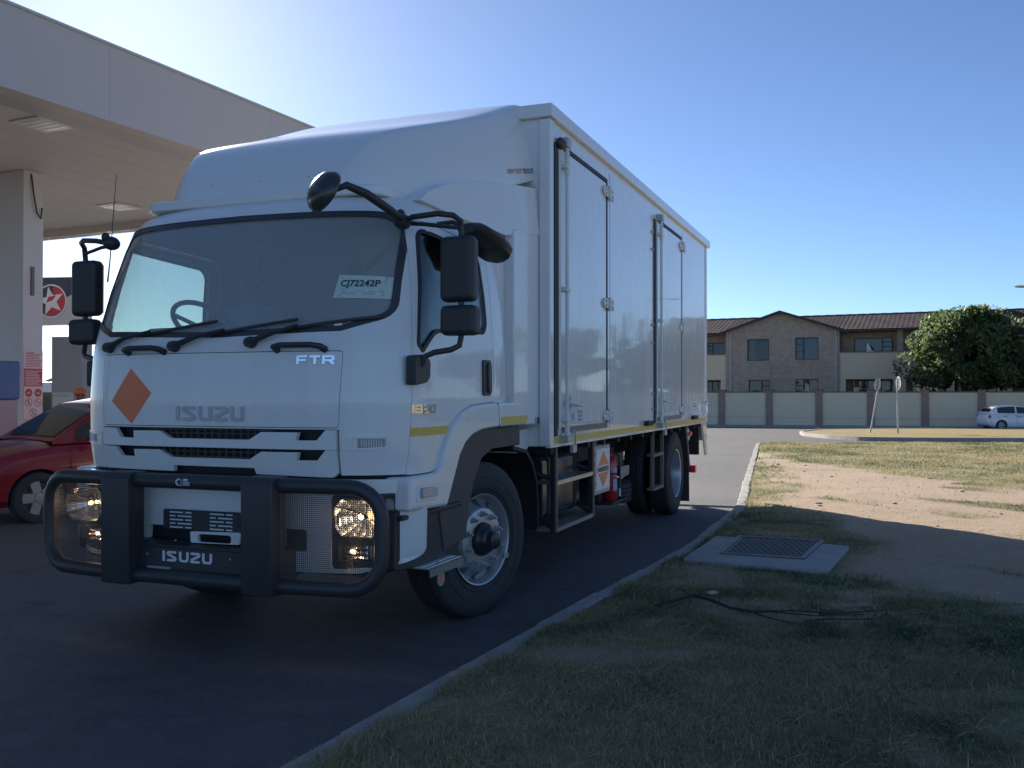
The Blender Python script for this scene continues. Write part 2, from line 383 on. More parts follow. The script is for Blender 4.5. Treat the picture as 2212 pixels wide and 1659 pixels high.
# sheets
ys = np.array([-400,-60,-20,9,20,35,50,62,70,120,400,1500.]); xs = np.array([-1200,-200,-60,0,60,200,1200.])
X, Y = np.meshgrid(xs, ys); struct('ground', grid_mesh('ground', X, Y, np.vectorize(gz)(Y)-.03), EARTH, sm=False)
ys = np.concatenate([np.arange(-30, 9, 3.), np.arange(9, 65.1, 2.)]); xs = np.arange(-70, 96, 4.)
X, Y = np.meshgrid(xs, ys); road = struct('road', grid_mesh('road', X, Y, np.vectorize(gz)(Y)), ASPH, sm=False)
tag(road, 'dark worn asphalt forecourt and street under the truck')
# near verge
yv = np.concatenate([np.arange(-8, 12, .07), np.arange(12, 20, .14), np.arange(20, 33.61, .3)])
tv = np.concatenate([np.arange(0, 4, .07), np.arange(4, 9, .2), np.arange(9, 20, .8), np.arange(20, 66, 5.)])
T, Y = np.meshgrid(tv, yv); X = KX(Y)+.12+T
Y2 = np.where(Y > 30, Y+np.clip(T-2, 0, 10)*.05*(Y-30)/3.6, Y)
Zg = verge_z(X, Y2); Zg[-1,:] -= .12; Zg[:,0] -= .03
dm = dirt_mask(X, Y2); dryv = np.clip((fbm(X, Y2, .55, 31)-.36)*3.2, 0, 1)
dryv = np.where(Y2 > 12, np.clip(.3+.6*dryv, 0, 1), dryv*.9)
verge = struct('verge', grid_mesh('verge', X, Y2, Zg, {'dirt': dm, 'dry': dryv}), SOIL, sm=False)
tag(verge, 'patchy grass and trodden sandy verge beside the truck')
# kerb stones
kerb = empty('kerb'); tag(kerb, 'low concrete kerb curving beside the truck between asphalt and grass'); kerb['kind'] = 'structure'
kb = MB().box(0, .125, 0, .985, -.15, .075)
kme = None; s = -6.0
while s < 32.6:
    x0, x1 = float(KX(s)), float(KX(s+1)); a = math.atan2(x1-x0, 1); L = math.hypot(x1-x0, 1)
    if kme is None:
        k0 = obj('kerb_stone', kb, CONC, kerb, bevel=.012); kme = k0.data; o = k0
    else:
        o = bpy.data.objects.new('kerb_stone', kme); COL.objects.link(o); o.parent = kerb
        bv = o.modifiers.new('bevel', 'BEVEL'); bv.width = .012; bv.segments = 2
    o.location = (x0+rnd.uniform(-.006,.006), s, gz(s)+rnd.uniform(-.012,.006)); o.rotation_euler = (rnd.uniform(-.01,.01), rnd.uniform(-.02,.02), -a+rnd.uniform(-.008,.008))
    s += math.cos(a)*1.0
# island of dry grass beyond, with its kerb
isl = [(14.3,47.3),(13.5,44),(13.4,40.5),(13.9,37.6),(15.5,36.9),(20,36.5),(40,35),(90,31),(90,50),(40,52.5),(22,54.3),(17,52.5)]
isl_o = rpoly(isl, .5, 3)
def flat(poly, dz, depth=.25):
    return sheet(poly, [], 4, 0, lambda a, b_, d: Vector((a, b_, gz(b_)+dz)))
struct('traffic_island', flat(isl_o, .13), DRYG, sm=False)
def ring_wall(poly, wd, z0, z1):
    m = MB(); n = len(poly); cx_ = sum(p[0] for p in poly)/n; 
    ar = sum(poly[i][0]*poly[(i+1)%n][1]-poly[(i+1)%n][0]*poly[i][1] for i in range(n)); sg = 1 if ar > 0 else -1
    inn = []
    for i in range(n):
        a = Vector(poly[i-1]); p = Vector(poly[i]); q = Vector(poly[(i+1)%n]); d = ((p-a).normalized()+(q-p).normalized()).normalized()
        inn.append(p+Vector((-d.y, d.x))*wd*sg)
    for i in range(n):
        j = (i+1) % n; A, B, C_, D_ = poly[i], poly[j], inn[j], inn[i]
        v = [(A[0],A[1],gz(A[1])+z0),(B[0],B[1],gz(B[1])+z0),(C_[0],C_[1],gz(C_[1])+z0),(D_[0],D_[1],gz(D_[1])+z0)]
        v += [(p[0],p[1],p[2]-z0+z1) for p in v]; m.add(v, [(0,1,5,4),(4,5,6,7),(2,3,7,6),(0,3,2,1)])
    return m
struct('island_kerb', ring_wall(isl_o, .16, -.05, .165), CONC)
pv = MB()
_e = Vector((.902,-.432)); _n = Vector((-.432,-.902)); _w = Vector((14.6,66))
def wl(a, d): p = _w+_e*a+_n*d; return (p.x, p.y)
pq = [wl(-70,.0), wl(-70,1.7), wl(70,1.7), wl(70,.0)]
struct('pavement', sheet([wl(-70,-.2), wl(70,-.2), wl(70,1.7), wl(-70,1.7)], [], 5, 0, lambda a, b_, d: Vector((a, b_, gz(b_)+.14))), CONC, sm=False)
struct('pavement_kerb', sheet([wl(-70,1.7), wl(70,1.7), wl(70,1.86), wl(-70,1.86)], [], 5, .2, lambda a, b_, d: Vector((a, b_, gz(b_)-.05+d))), CONC, sm=False)
# manhole slab in the verge
sx = empty('manhole', (0,0,0), 0, 'concrete manhole slab with diamond tread steel cover beside the kerb', 'manhole')
sp_ = [(x_*1.02, y_*1.02) for x_, y_ in ((1.89,8.82),(2.93,8.24),(2.34,7.06),(1.36,7.60))]
slab = MB().prism(rpoly(sp_, [.05,.05,.12,.05], 3), 'z', -.1, .125); obj('slab', slab, SLABM, sx, bevel=.02)
cvp = [Vector(p)*.916 for p in ((2.34,9.72),(3.07,9.42),(2.58,8.44),(1.93,8.72))]
e1 = (cvp[1]-cvp[0]); e2 = (cvp[3]-cvp[0])
CAST = mat('cast_iron', (.13,.125,.12), .55, metal=.5, var=.3, vs=12, dirt=.6, dcol=(.2,.15,.1))
fm = MB()
def quadpt(u_, v_): p = (cvp[0]*(1-u_)+cvp[1]*u_)*(1-v_)+(cvp[3]*(1-u_)+cvp[2]*u_)*v_; return p
fr_o = [quadpt(-.03,-.03), quadpt(1.03,-.03), quadpt(1.03,1.03), quadpt(-.03,1.03)]; fr_i = [quadpt(.012,.012), quadpt(.988,.012), quadpt(.988,.988), quadpt(.012,.988)]
obj('cover_frame', sheet([tuple(p) for p in fr_o], [[tuple(p) for p in fr_i]], 0, .012, lambda a, b_, d: Vector((a, b_, 0.124+d))), CAST, sx)
cv = obj('cover', MB().prism([tuple(quadpt(*q)) for q in ((.02,.02),(.98,.02),(.98,.98),(.02,.98))], 'z', .09, .128), CAST, sx)
lug = MB()
nu, nv = 22, 12
for i in range(nu):
    for j in range(nv):
        u_ = .04+.92*(i+.5)/nu; v_ = .05+.9*(j+.5)/nv; p = quadpt(u_, v_); s1 = 1 if (i+j) % 2 else -1
        d1 = (e1/nu*.42+e2/nv*.36*s1); d2 = Vector((-d1.y, d1.x)).normalized()*.0075
        lug.add([(p.x-d1.x, p.y-d1.y, .128), (p.x+d2.x, p.y+d2.y, .128), (p.x+d1.x, p.y+d1.y, .128), (p.x-d2.x, p.y-d2.y, .128), (p.x-d1.x*.5, p.y-d1.y*.5, .137), (p.x+d1.x*.5, p.y+d1.y*.5, .137)],
                [(0,1,4),(1,2,5),(1,5,4),(2,3,5),(3,0,4),(3,4,5)])
obj('tread_lugs', lug, CAST, cv, sm=False, kind='stuff')
# ------------------------------------------------------------------ the truck: local x = towards its left side (camera right), y = towards its rear, z up
TR = empty('box_truck', (-1.2342, 6.7343, 0), R(-21.342), 'white cab-over box truck with black bull bar and orange hazard diamonds on the asphalt', 'truck')
tz = [.95,1.02,1.15,1.45,1.72,1.80,2.10,2.40,2.52,2.59,2.64,2.675,2.69]
tu = [-1.35,-1.365,-1.385,-1.392,-1.375,-1.355,-1.265,-1.165,-1.115,-1.06,-.98,-.86,-.70]
tw = [1.16,1.165,1.17,1.17,1.165,1.16,1.14,1.10,1.075,1.04,.985,.90,.76]
CB = .36
def U0(z): return float(np.interp(z, tz, tu))
def WW(z): return float(np.interp(z, tz, tw))
def frontU(x, z):
    u0 = U0(z); q = min(1., abs(x)/WW(z)); return u0+.42-.42*math.sqrt(max(0, 1-q**4))
def sideV(y, z):
    u0 = U0(z); uc = u0+.42
    if y >= uc: return WW(z)
    q = min(1., (uc-y)/.42); return WW(z)*max(0, 1-q*q)**.25
def fmap(off=0): return lambda a, b, d: Vector((a, frontU(a, b)+off+d, b))
def smap(off=0, sg=1): return lambda a, b, d: Vector((sg*(sideV(a, b)+off-d), a, b))
def loft(inset, zs):
    m = MB(); rings = []
    for z in zs:
        w_ = WW(z)-inset; u0 = U0(z)+inset; ring = []
        for k in range(41):
            q = -1+2*k/40; q = math.copysign(1-(1-abs(q))**1.8, q); x = w_*q
            ring.append((x, u0+.42-.42*math.sqrt(max(0, 1-abs(q)**4)), z))
        bk = CB-inset
        for y in (u0+.6, u0+.8, u0+1.0, u0+1.2, bk-.12): ring.append((w_, y, z))
        ring += [(w_-.015, bk-.05, z), (w_-.05, bk-.015, z), (w_-.12, bk, z), (0, bk, z), (-w_+.12, bk, z), (-w_+.05, bk-.015, z), (-w_+.015, bk-.05, z)]
        for y in (bk-.12, u0+1.2, u0+1.0, u0+.8, u0+.6): ring.append((-w_, y, z))
        rings.append(ring)
    n = len(rings[0]); vs = [p for r in rings for p in r]; fs = []
    for i in range(len(rings)-1):
        for k in range(n): l = (k+1) % n; fs.append((i*n+k, i*n+l, (i+1)*n+l, (i+1)*n+k))
    fs += [tuple(range(n))[::-1], tuple(range((len(rings)-1)*n, len(rings)*n))]
    return m.add(vs, fs)
zs = list(np.arange(1.02, 2.5, .06))+[2.52,2.56,2.59,2.615,2.64,2.66,2.675,2.684,2.69]
cab = obj('cab_body', loft(0, zs), WHITE, TR)
cab.data.materials.append(INTERIOR)
inn = obj('c', loft(.05, list(np.arange(1.10, 2.5, .1))+[2.52,2.58,2.62]), INTERIOR, TR)
WS = rpoly([(-.82,1.815),(0,1.79),(.82,1.815),(1.075,1.90),(1.045,2.47),(.92,2.525),(0,2.54),(-.92,2.525),(-1.045,2.47),(-1.075,1.90)], [0,0,0,.09,.09,.05,0,.05,.09,.09], 5)
wsc = obj('c', MB().prism(WS, 'y', -2, -.72), None, TR)
DOOR = [(-1.105,1.015),(-.86,1.02),(-.81,1.04),(-.755,1.14),(-.695,1.215),(-.605,1.30),(-.48,1.362),(-.317,1.40),(.06,1.415),(.066,2.36),(.0,2.455),(-.86,2.485),(-.935,2.44),(-1.065,1.75)]
def grow(poly, g):
    ar = sum(poly[i][0]*poly[(i+1)%len(poly)][1]-poly[(i+1)%len(poly)][0]*poly[i][1] for i in range(len(poly))); sg = 1 if ar > 0 else -1
    out = []
    for i in range(len(poly)):
        a, p, q = Vector(poly[i-1]), Vector(poly[i]), Vector(poly[(i+1) % len(poly)])
        d1, d2 = (p-a).normalized(), (q-p).normalized(); t_ = (d1+d2).normalized(); n_ = Vector((t_.y, -t_.x))*sg
        out.append(tuple(p+n_*g/max(.4, n_.dot(Vector((d1.y, -d1.x))*sg))))
    return out
DOORR = rpoly(DOOR, [.02,0,0,0,0,0,0,0,.01,.06,.08,.05,.05,0], 4)
SW = rpoly([(-1.03,1.745),(-.985,1.70),(-.80,1.83),(-.07,1.86),(-.02,1.92),(-.045,2.34),(-.11,2.40),(-.84,2.435),(-.885,2.40)], [.02,.02,.06,.04,.04,.05,.05,.04,.03], 4)
dc = obj('c', MB().prism(grow(DOORR, .004), 'x', -2, -.6), None, TR); dc2 = obj('c', MB().prism(grow(DOORR, .004), 'x', .6, 2), None, TR)
LID = rpoly([(-.825,1.283),(.825,1.283),(.842,1.702),(-.842,1.702)], .02, 3)
lc = obj('c', MB().prism(grow(LID, .004), 'y', -2, -1.2), None, TR)
gc = obj('c', MB().prism([(-.83,.9),(.83,.9),(.83,1.272),(-.83,1.272)], 'y', -2, -1.25), None, TR)
archc = obj('c', MB().prism([(.2,.8),(.7,.8),(.7,1.42),(.06,1.409),(-.317,1.394),(-.48,1.356),(-.605,1.294),(-.695,1.209),(-.755,1.134),(-.81,1.034),(-.86,1.014),(-.9,.8)], 'x', -2, 2), None, TR)
boolean(cab, [inn, wsc, dc, dc2, lc, gc, archc])
obj('front_lid', sheet(LID, [], .07, .02, fmap()), WHITE, TR, ang=40)
for sg in (1, -1):
    d = obj('door', sheet(DOORR, [SW], .08, .028, smap(0, sg)), WHITE, TR, ang=40)
    obj('door_trim', sheet(grow(DOORR, -.02), [grow(SW, .006)], .15, .012, smap(-.032, sg)), INTERIOR, d)
    obj('window_glass', sheet(grow(SW, .004), [], .1, .005, smap(-.010, sg)), SIDEGLASS, d)
    obj('window_seal', sheet(grow(SW, .004), [grow(SW, -.022)], .1, .006, smap(.002, sg)), SEAL, d)
    # recessed black door handle
    hd = obj('door_handle', sheet(rpoly([(-.136,1.455),(.0,1.455),(.0,1.69),(-.136,1.69)], .028, 4), [], 0, .02, smap(.012, sg)), BLACKP, d, bevel=.004)
    obj('pull_lever', sheet(rpoly([(-.075,1.475),(-.02,1.475),(-.02,1.67),(-.075,1.67)], .02, 4), [], 0, .02, smap(.026, sg)), BLACKM, hd, bevel=.006)
    obj('reflective_stripe', sheet([(-1.098,1.229),(-.688,1.229),(-.648,1.278),(-1.095,1.278)], [], .06, .001, smap(.002, sg)), YELLOW, d, sm=False)
    if sg == 1:
        N850 = [[(.12,0),(.12,1)],[(.78,0),(.78,1)],[(.2,.87),(.7,.87)],[(.2,.13),(.7,.13)],[(.2,.5),(.7,.5)],[(1.75,.87),(1.08,.87),(1.08,.52),(1.74,.52),(1.74,.13),(1.02,.13)],[(2.08,0),(2.08,1)],[(2.74,0),(2.74,1)],[(2.16,.87),(2.66,.87)],[(2.16,.13),(2.66,.13)]]
        me = join('b', [sheet([(-1.085+a_*.083, 1.358+b_*.05) for a_, b_ in stroke(L, .25)], [], 0, .012, smap(.012)) for L in N850])
        obj('model_badge', me, CHROME, d)
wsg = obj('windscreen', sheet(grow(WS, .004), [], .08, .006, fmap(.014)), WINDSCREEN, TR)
obj('windscreen_border', sheet(grow(WS, .003), [rpoly(grow(WS, -.034), 0)], .08, .008, fmap(.004)), mat('black_frit', (.05,.053,.06), .12), wsg)
# permit behind the windscreen
pe = obj('permit', sheet([(.735,2.005),(1.03,2.0),(1.035,2.128),(.75,2.138)], [], .06, .0015, fmap(.0115)), mat('permit_paper', (.55,.66,.60), .8, var=.1, vs=20), TR)
tx = text_mb('CJ72242P', .052, .001, Matrix(), .0012, 1.0)
for v in tx.vertices: x_, z_ = .765+v.co.x, 2.072+v.co.y; v.co = Vector((x_, frontU(x_, z_)+.0105-v.co.z, z_))
obj('permit_number', tx, mat('print_ink', (.03,.06,.08), .7), pe)
lm = MB()
for i, (xa, xb, zz) in enumerate([(.77,.98,2.052),(.78,.90,2.04),(.92,.99,2.04),(.77,.86,2.028),(.89,.95,2.028),(.76,1.0,2.016),(.76,1.01,2.122)]):
    ya, yb = frontU(xa, zz)+.0105, frontU(xb, zz)+.0105; lm.add([(xa,ya,zz),(xb,yb,zz),(xb,yb,zz+.004),(xa,ya,zz+.004)], [(0,1,2,3)])
obj('permit_print', lm, mat('print_faint', (.25,.38,.36), .8), pe, sm=False)
for (x_, z_, a, b_) in ((.795,1.853,.022,.012),(.862,1.875,.020,.007)):
    st = MB().add([(x_-a, frontU(x_-a,z_)+.002, z_-b_-.006),(x_+a, frontU(x_+a,z_)+.002, z_-b_+.006),(x_+a, frontU(x_+a,z_)+.002, z_+b_+.006),(x_-a, frontU(x_-a,z_)+.002, z_+b_-.006)], [(0,1,2,3)])
    obj('sticker', st, mat('white_sticker', (.75,.75,.73), .5), wsg, sm=False)
# hazard diamond and raised name on the lid
obj('hazard_diamond', sheet([(-.585,1.620),(-.415,1.473),(-.570,1.290),(-.742,1.425)], [], .05, .001, fmap(-.002)), ORANGE, TR, sm=False)
ISUZU = [[(0,.0),(0,1)], [(1.22,.885),(.50,.885),(.42,.80),(.45,.68),(1.10,.36),(1.14,.22),(1.05,.115),(.34,.115)],
         [(1.62,1),(1.62,.28),(1.72,.13),(2.22,.115),(2.33,.26),(2.33,1)],
         [(2.66,.885),(3.36,.885),(3.45,.80),(3.42,.66),(2.76,.32),(2.74,.115),(3.50,.115)],
         [(3.86,1),(3.86,.28),(3.96,.13),(4.46,.115),(4.57,.26),(4.57,1)]]
def isuzu(x0, z0, hgt, wid, fn, th, sw=.23):
    kx = wid/(4.57+sw); ms = []
    for L in ISUZU:
        po = stroke([(sw/2+a, b_) for a, b_ in L], sw); ms.append(sheet([(x0+a*kx, z0+b_*hgt) for a, b_ in po], [], 0, th, fn))
    return join('isuzu', ms)
EMB = mat('embossed_paint', (.50,.51,.52), .3, coat=.5)
obj('raised_name', isuzu(-.225, 1.313, .084, .475, fmap(-.010), .012), EMB, TR, bevel=.002)
FT = [[(0,0),(0,.88),(.12,.95),(.95,.95)],[(0,.5),(.8,.5)],[(1.15,.93),(2.15,.93)],[(1.65,.9),(1.65,0)],[(2.45,0),(2.45,.93),(3.2,.93),(3.32,.82),(3.32,.55),(3.2,.46),(2.5,.46)],[(3.0,.45),(3.38,0)]]
obj('model_badge', join('ftr', [sheet([(.592+a*.062, 1.632+b_*.045) for a, b_ in stroke(L, .26)], [], 0, .012, fmap(-.012)) for L in FT]), CHROME, TR)
# grille: black backing, fine grid, two white bars
gb = obj('grille_backing', sheet([(-.83,.98),(.83,.98),(.83,1.272),(-.83,1.272)], [], .1, .02, fmap(.05)), CHASS, TR)
gm = MB()
for i in range(17):
    x_ = -.40+.05*i; gm.box(x_-.003, x_+.003, frontU(x_,1.15)+.028, frontU(x_,1.15)+.048, 1.05, 1.27)
for z_ in (1.075,1.105,1.135,1.18,1.21,1.24,1.262): gm.box(-.43,.43,-1.352,-1.336,z_-.003,z_+.003)
obj('grille_mesh', gm, GREYP, gb, sm=False)
def bar(z0, lower):
    h = .113 if not lower else .0
    up = [(-.818,z0+.052),(-.70,z0+.052),(-.655,z0-.003),(-.545,z0-.006),(-.545,z0+.038),(-.345,z0+.040),(-.265,z0-.003),(.285,z0-.003),(.365,z0+.042),(.60,z0+.042),(.585,z0-.002),(.71,z0-.001),(.76,z0+.056),(.818,z0+.056)]
    lo = [(.818,z0-.052),(-.818,z0-.052)] if not lower else [(.818,z0-.072),(.79,z0-.095),(.32,z0-.085),(.31,z0-.052),(-.25,z0-.050),(-.26,z0-.085),(-.80,z0-.082),(-.818,z0-.06)]
    return sheet(up+lo, [], .09, .03, fmap(-.012))
obj('grille_bar', bar(1.213, False), WHITE, TR, bevel=.006, ang=30)
obj('grille_bar', bar(1.103, True), WHITE, TR, bevel=.006, ang=30)
# marker lamps on the corner panels
LENS = mat('clear_lens', (.30,.31,.33), .12, var=.5, vs=45, spec=.8)
for sg in (1, -1):
    def cm(off, sg=sg): return lambda a, b, d: Vector((sg*a, frontU(a, b)+off+d, b))
    bz = obj('marker_lamp', sheet(rpoly([(.845,1.155),(1.075,1.165),(1.075,1.24),(.845,1.237)], .01, 2), [rpoly([(.90,1.166),(1.06,1.174),(1.06,1.226),(.90,1.226)], .008, 2)], .05, .03, cm(-.008)), WHITE, TR, bevel=.003)
    ln = obj('lens', sheet([(.925,1.17),(1.05,1.178),(1.05,1.222),(.925,1.222)], [], .05, .01, cm(-.002)), LENS, bz)
    rb = MB()
    for i in range(9):
        x_ = .945+.0115*i; rb.box(sg*x_-.0022, sg*x_+.0022, frontU(x_,1.2)-.006, frontU(x_,1.2), 1.178, 1.217)
    obj('lens_ribs', rb, mat('lens_rib', (.75,.76,.78), .2), ln, sm=False)
# lower bumper, dark band and skirt
obj('dark_band', sheet([(-1.12,.93),(1.12,.93),(1.12,1.05),(-1.12,1.05)], [], .07, .03, fmap(.045)), CHASS, TR)
def bmap(off):
    def fn(a, b, d):
        q = min(1, abs(a)/1.205); return Vector((a, -.95-.43*math.sqrt(max(0, 1-q**5))+off+d, b))
    return fn
BO = [(-1.195,.55),(-.95,.49),(-.46,.485),(-.44,.70),(.32,.70),(.34,.485),(.95,.49),(1.195,.55),(1.198,.985),(1.1,1.0),(-1.1,1.0),(-1.198,.985)]
def hl(sg): return rpoly([(sg*.795,.51),(sg*1.125,.53),(sg*1.125,.925),(sg*.795,.918)], .03, 3)
tow = rpoly([(.50,.60),(.65,.60),(.65,.72),(.50,.72)], .015, 3); tow2 = [(-a, b_) for a, b_ in tow]
bp_ = obj('bumper', sheet(rpoly(BO, [.05,.05,.03,.02,.02,.03,.05,.05,.05,.03,.03,.05], 3), [hl(1), hl(-1), tow, tow2], .08, .04, bmap(0)), WHITE, TR, ang=40)
for t_ in (tow, tow2): obj('tow_recess', sheet(t_, [], 0, .01, bmap(.035)), CHASS, bp_)
bk = MB().box(-.5,.5,-1.33,-1.1,.44,.72); bk.box(-1.0,1.0,-1.25,-1.0,.46,.9); obj('bumper_core', bk, CHASS, TR)
REFL = mat('lamp_reflector', (.9,.88,.84), .22, metal=1)
HOTL = mat('headlamp_bulb', (1,.75,.42), .3, emit=2.6, ecol=(1,.58,.22))
HGL = glass('headlamp_cover', (.92,.93,.93), 1.0)
for sg in (1, -1):
    h = obj('headlight', sheet(hl(sg), [rpoly([(sg*.83,.695),(sg*1.10,.70),(sg*1.10,.895),(sg*.83,.892)], .02, 3), rpoly([(sg*.83,.555),(sg*1.10,.56),(sg*1.10,.655),(sg*.83,.652)], .012, 3)], .06, .05, bmap(.006)), BLACKP, TR)
    # faceted upper reflector bowl
    cx_, cz_ = .955, .795; rb = MB(); n1, n2 = 14, 5
    yb = -1.27
    for i in range(n1):
        for j in range(n2):
            q = []
            for (a_, r_) in ((i, j), (i+1, j), (i+1, j+1), (i, j+1)):
                an = 2*math.pi*a_/n1; rr = .018+.115*r_/n2
                q.append((sg*(cx_+max(-.135, min(.15, rr*1.15*math.cos(an)))), yb-.09*(r_/n2)**2+.004*((i*7+j*3) % 3), cz_+max(-.1, min(.1, rr*math.sin(an)))))
            rb.add(q, [(0,1,2,3)])
    obj('reflector', rb, REFL, h, sm=False)
    obj('bulb', MB().ell((sg*.955, yb-.035, .795), (.013,.02,.013), 10, 6), HOTL, h)
    def lamp_light(nm, x_, y_, z_, e_):
        ld = bpy.data.lights.new(nm, 'POINT'); ld.energy = e_; ld.color = (1,.70,.42); ld.shadow_soft_size = .012
        lo_ = bpy.data.objects.new(nm, ld); COL.objects.link(lo_); lo_.parent = TR; lo_.location = (x_, y_, z_)
    lamp_light('headlamp_light', sg*.955, yb-.07, .80, .30); lamp_light('fog_lamp_light', sg*.905, -1.335, .61, .10)
    lr = MB()
    for i in range(8):
        for j in range(3):
            x0_ = .838+.0185*i; z0_ = .562+.029*j
            lr.add([(sg*x0_, -1.29, z0_),(sg*(x0_+.0165), -1.285, z0_),(sg*(x0_+.0165), -1.27, z0_+.026),(sg*x0_, -1.28, z0_+.026),(sg*(x0_+.008), -1.30, z0_+.013)], [(0,1,4),(1,2,4),(2,3,4),(3,0,4)])
    for i in range(4): lr.box(sg*(.992+.025*i), sg*(1.01+.025*i), -1.28, -1.265, .57, .645)
    obj('fog_reflector', lr, REFL, h, sm=False)
    obj('fog_bulb', MB().ell((sg*.905, -1.304, .61), (.02,.004,.008), 8, 5), mat('fog_bulb', (1,.6,.35), .3, emit=1.4, ecol=(1,.55,.30)), h)
    obj('lamp_cover', sheet(grow(hl(sg), -.012), [], .06, .004, bmap(.001)), HGL, h)
# number plate holder and white bracket
ph = obj('plate_holder', MB().box(-.305,.245,-1.415,-1.39,.680,.800), BLACKP, TR, bevel=.012)
ss = MB()
for sg, base in ((1,-.25),(1,.035)):
    for r_ in range(5):
        z_ = .785-.0215*r_
        for (a, b_) in ((0,.095),(.112,.155)) if r_ % 2 == 0 else ((0,.04),(.057,.155)): ss.box(base+a, base+b_, -1.4175, -1.413, z_-.004, z_+.004)
obj('holder_slots', ss, mat('slot_white', (.7,.72,.74), .4), ph, sm=False)
obj('plate_bracket', sheet(rpoly([(-.08,.62),(.255,.625),(.265,.692),(-.085,.684)], .01, 2), [rpoly([(-.03,.626),(.20,.628),(.20,.674),(-.03,.672)], .02, 3)], 0, .02, lambda a, b, d: Vector((a, -1.44+d, b))), WHITE, TR)
# ---------------- bull bar
bb = []
W2, ZT, ZB, RC = 1.15, .975, .435, .17
def arc(cx_, cz_, a0, a1, n=7): return [(cx_+RC*math.cos(R(a0+(a1-a0)*i/n)), cz_+RC*math.sin(R(a0+(a1-a0)*i/n))) for i in range(n+1)]
lp = arc(W2-RC, ZT-RC, 90, 0)+arc(W2-RC, ZB+RC, 0, -90)+[(x_, ZB) for x_ in (.5,0,-.5)]+arc(-W2+RC, ZB+RC, -90, -180)+arc(-W2+RC, ZT-RC, 180, 90)+[(x_, ZT) for x_ in (-.5,0,.5)]
def bary(x_): return -1.53+.10*max(0, (abs(x_)-.6)/.55)**1.6
BBt = obj('bull_bar', MB().tube([(a, bary(a), b_) for a, b_ in lp], .041, 16, closed=True), BLACKM, TR, ang=60)
for sg in (1, -1):
    xo = sg*.485
    pst = MB().prism(rpoly([(-1.60,.385),(-1.46,.385),(-1.30,.50),(-1.30,.62),(-1.47,.62),(-1.47,.93),(-1.44,1.02),(-1.58,1.02),(-1.605,.985)], .012, 2), 'x', xo-.1, xo+.1)
    obj('post', pst, BLACKM, BBt, bevel=.01)
    wm = MB(); xa, xb = sg*.575, sg*1.125
    def wx(i): return xa+(xb-xa)*i/50
    for i in range(51):
        x_ = wx(i); q = max(0, (abs(x_)-(W2-RC))/(RC-.03)); dz = (RC-.03)*(1-math.sqrt(max(0, 1-min(1, q)**2)))
        wm.box(x_-.0011, x_+.0011, bary(x_)-.001, bary(x_)+.001, ZB+.03+dz, ZT-.03-dz)
    for j in range(45):
        z_ = ZB+.035+(ZT-ZB-.07)*j/44; q = max(0, (RC-min(z_-ZB, ZT-z_))/RC); xe = W2-.03-(RC-.02)*(1-math.sqrt(max(0, 1-q*q)))
        pts = [(sg*(.575+(xe-.575)*k/6)) for k in range(7)]
        for k in range(6):
            p, q_ = sorted((pts[k], pts[k+1])); m_ = (bary(p)+bary(q_))/2; wm.add([(p,bary(p)-.0015,z_-.0011),(q_,bary(q_)-.0015,z_-.0011),(q_,bary(q_)-.0015,z_+.0011),(p,bary(p)-.0015,z_+.0011),(p,bary(p)+.001,z_-.0011),(q_,bary(q_)+.001,z_-.0011),(q_,bary(q_)+.001,z_+.0011),(p,bary(p)+.001,z_+.0011)], [(0,1,2,3),(7,6,5,4),(3,2,6,7),(0,4,5,1)])
    obj('wire_mesh', wm, mat('mesh_wire', (.05,.052,.055), .5), BBt, sm=False, kind='stuff')
    obj('mesh_edge_strip', MB().box(sg*.572, sg*.585, -1.535,-1.525, ZB+.03, ZT-.03), BLACKM, BBt)
pn = MB().prism(rpoly([(-1.50,.43),(-1.485,.43),(-1.485,.605),(-1.40,.622),(-1.40,.61),(-1.50,.592)][::1], 0), 'x', -.39, .39)
obj('lower_panel', pn, BLACKM, BBt)
obj('panel_name', isuzu(-.226, .517, .059, .345, lambda a, b, d: Vector((a, -1.503+d, b)), .003), mat('white_vinyl', (.72,.74,.76), .4), BBt, sm=False)
bo = MB()
for (x_, z_) in ((-.335,.55),(.245,.555)): bo.lathe([(-1.509,0),(-1.509,.006),(-1.503,.008),(-1.50,.008)], 10, 'y', (x_,0,z_))
for (x_,) in ((-.195,),(.19,)): bo.lathe([(.622,.008),(.628,.006),(.629,0)], 10, 'z', (x_,-1.43,0))
obj('bolt', bo, STEEL, BBt)
obj('step_slot', MB().box(-.335,-.17,-1.504,-1.499,.468,.484), mat('slot_grey', (.35,.36,.36), .4), BBt)
dm_ = MB(); 
def tubefront(x_, z_): return bary(x_)-math.sqrt(max(.0001, .041**2-(z_-ZT)**2))-.0012
n_ = 14; ring = [(-.055+.022*math.cos(2*math.pi*k/n_), .976+.021*math.sin(2*math.pi*k/n_)) for k in range(n_)]
dm_.add([(a, tubefront(a, b_), b_) for a, b_ in ring], [tuple(range(n_))])
for (xa, xb, za, zb_) in ((-.025,.005,.985,.995),(-.025,.02,.974,.979),(-.025,.02,.964,.970),(-.035,.02,.957,.960)):
    dm_.add([(xa,tubefront(xa,za),za),(xb,tubefront(xb,za),za),(xb,tubefront(xb,zb_),zb_),(xa,tubefront(xa,zb_),zb_)], [(0,1,2,3)])
obj('maker_sticker', dm_, mat('white_vinyl', (.7,.7,.7)), BBt, sm=False)
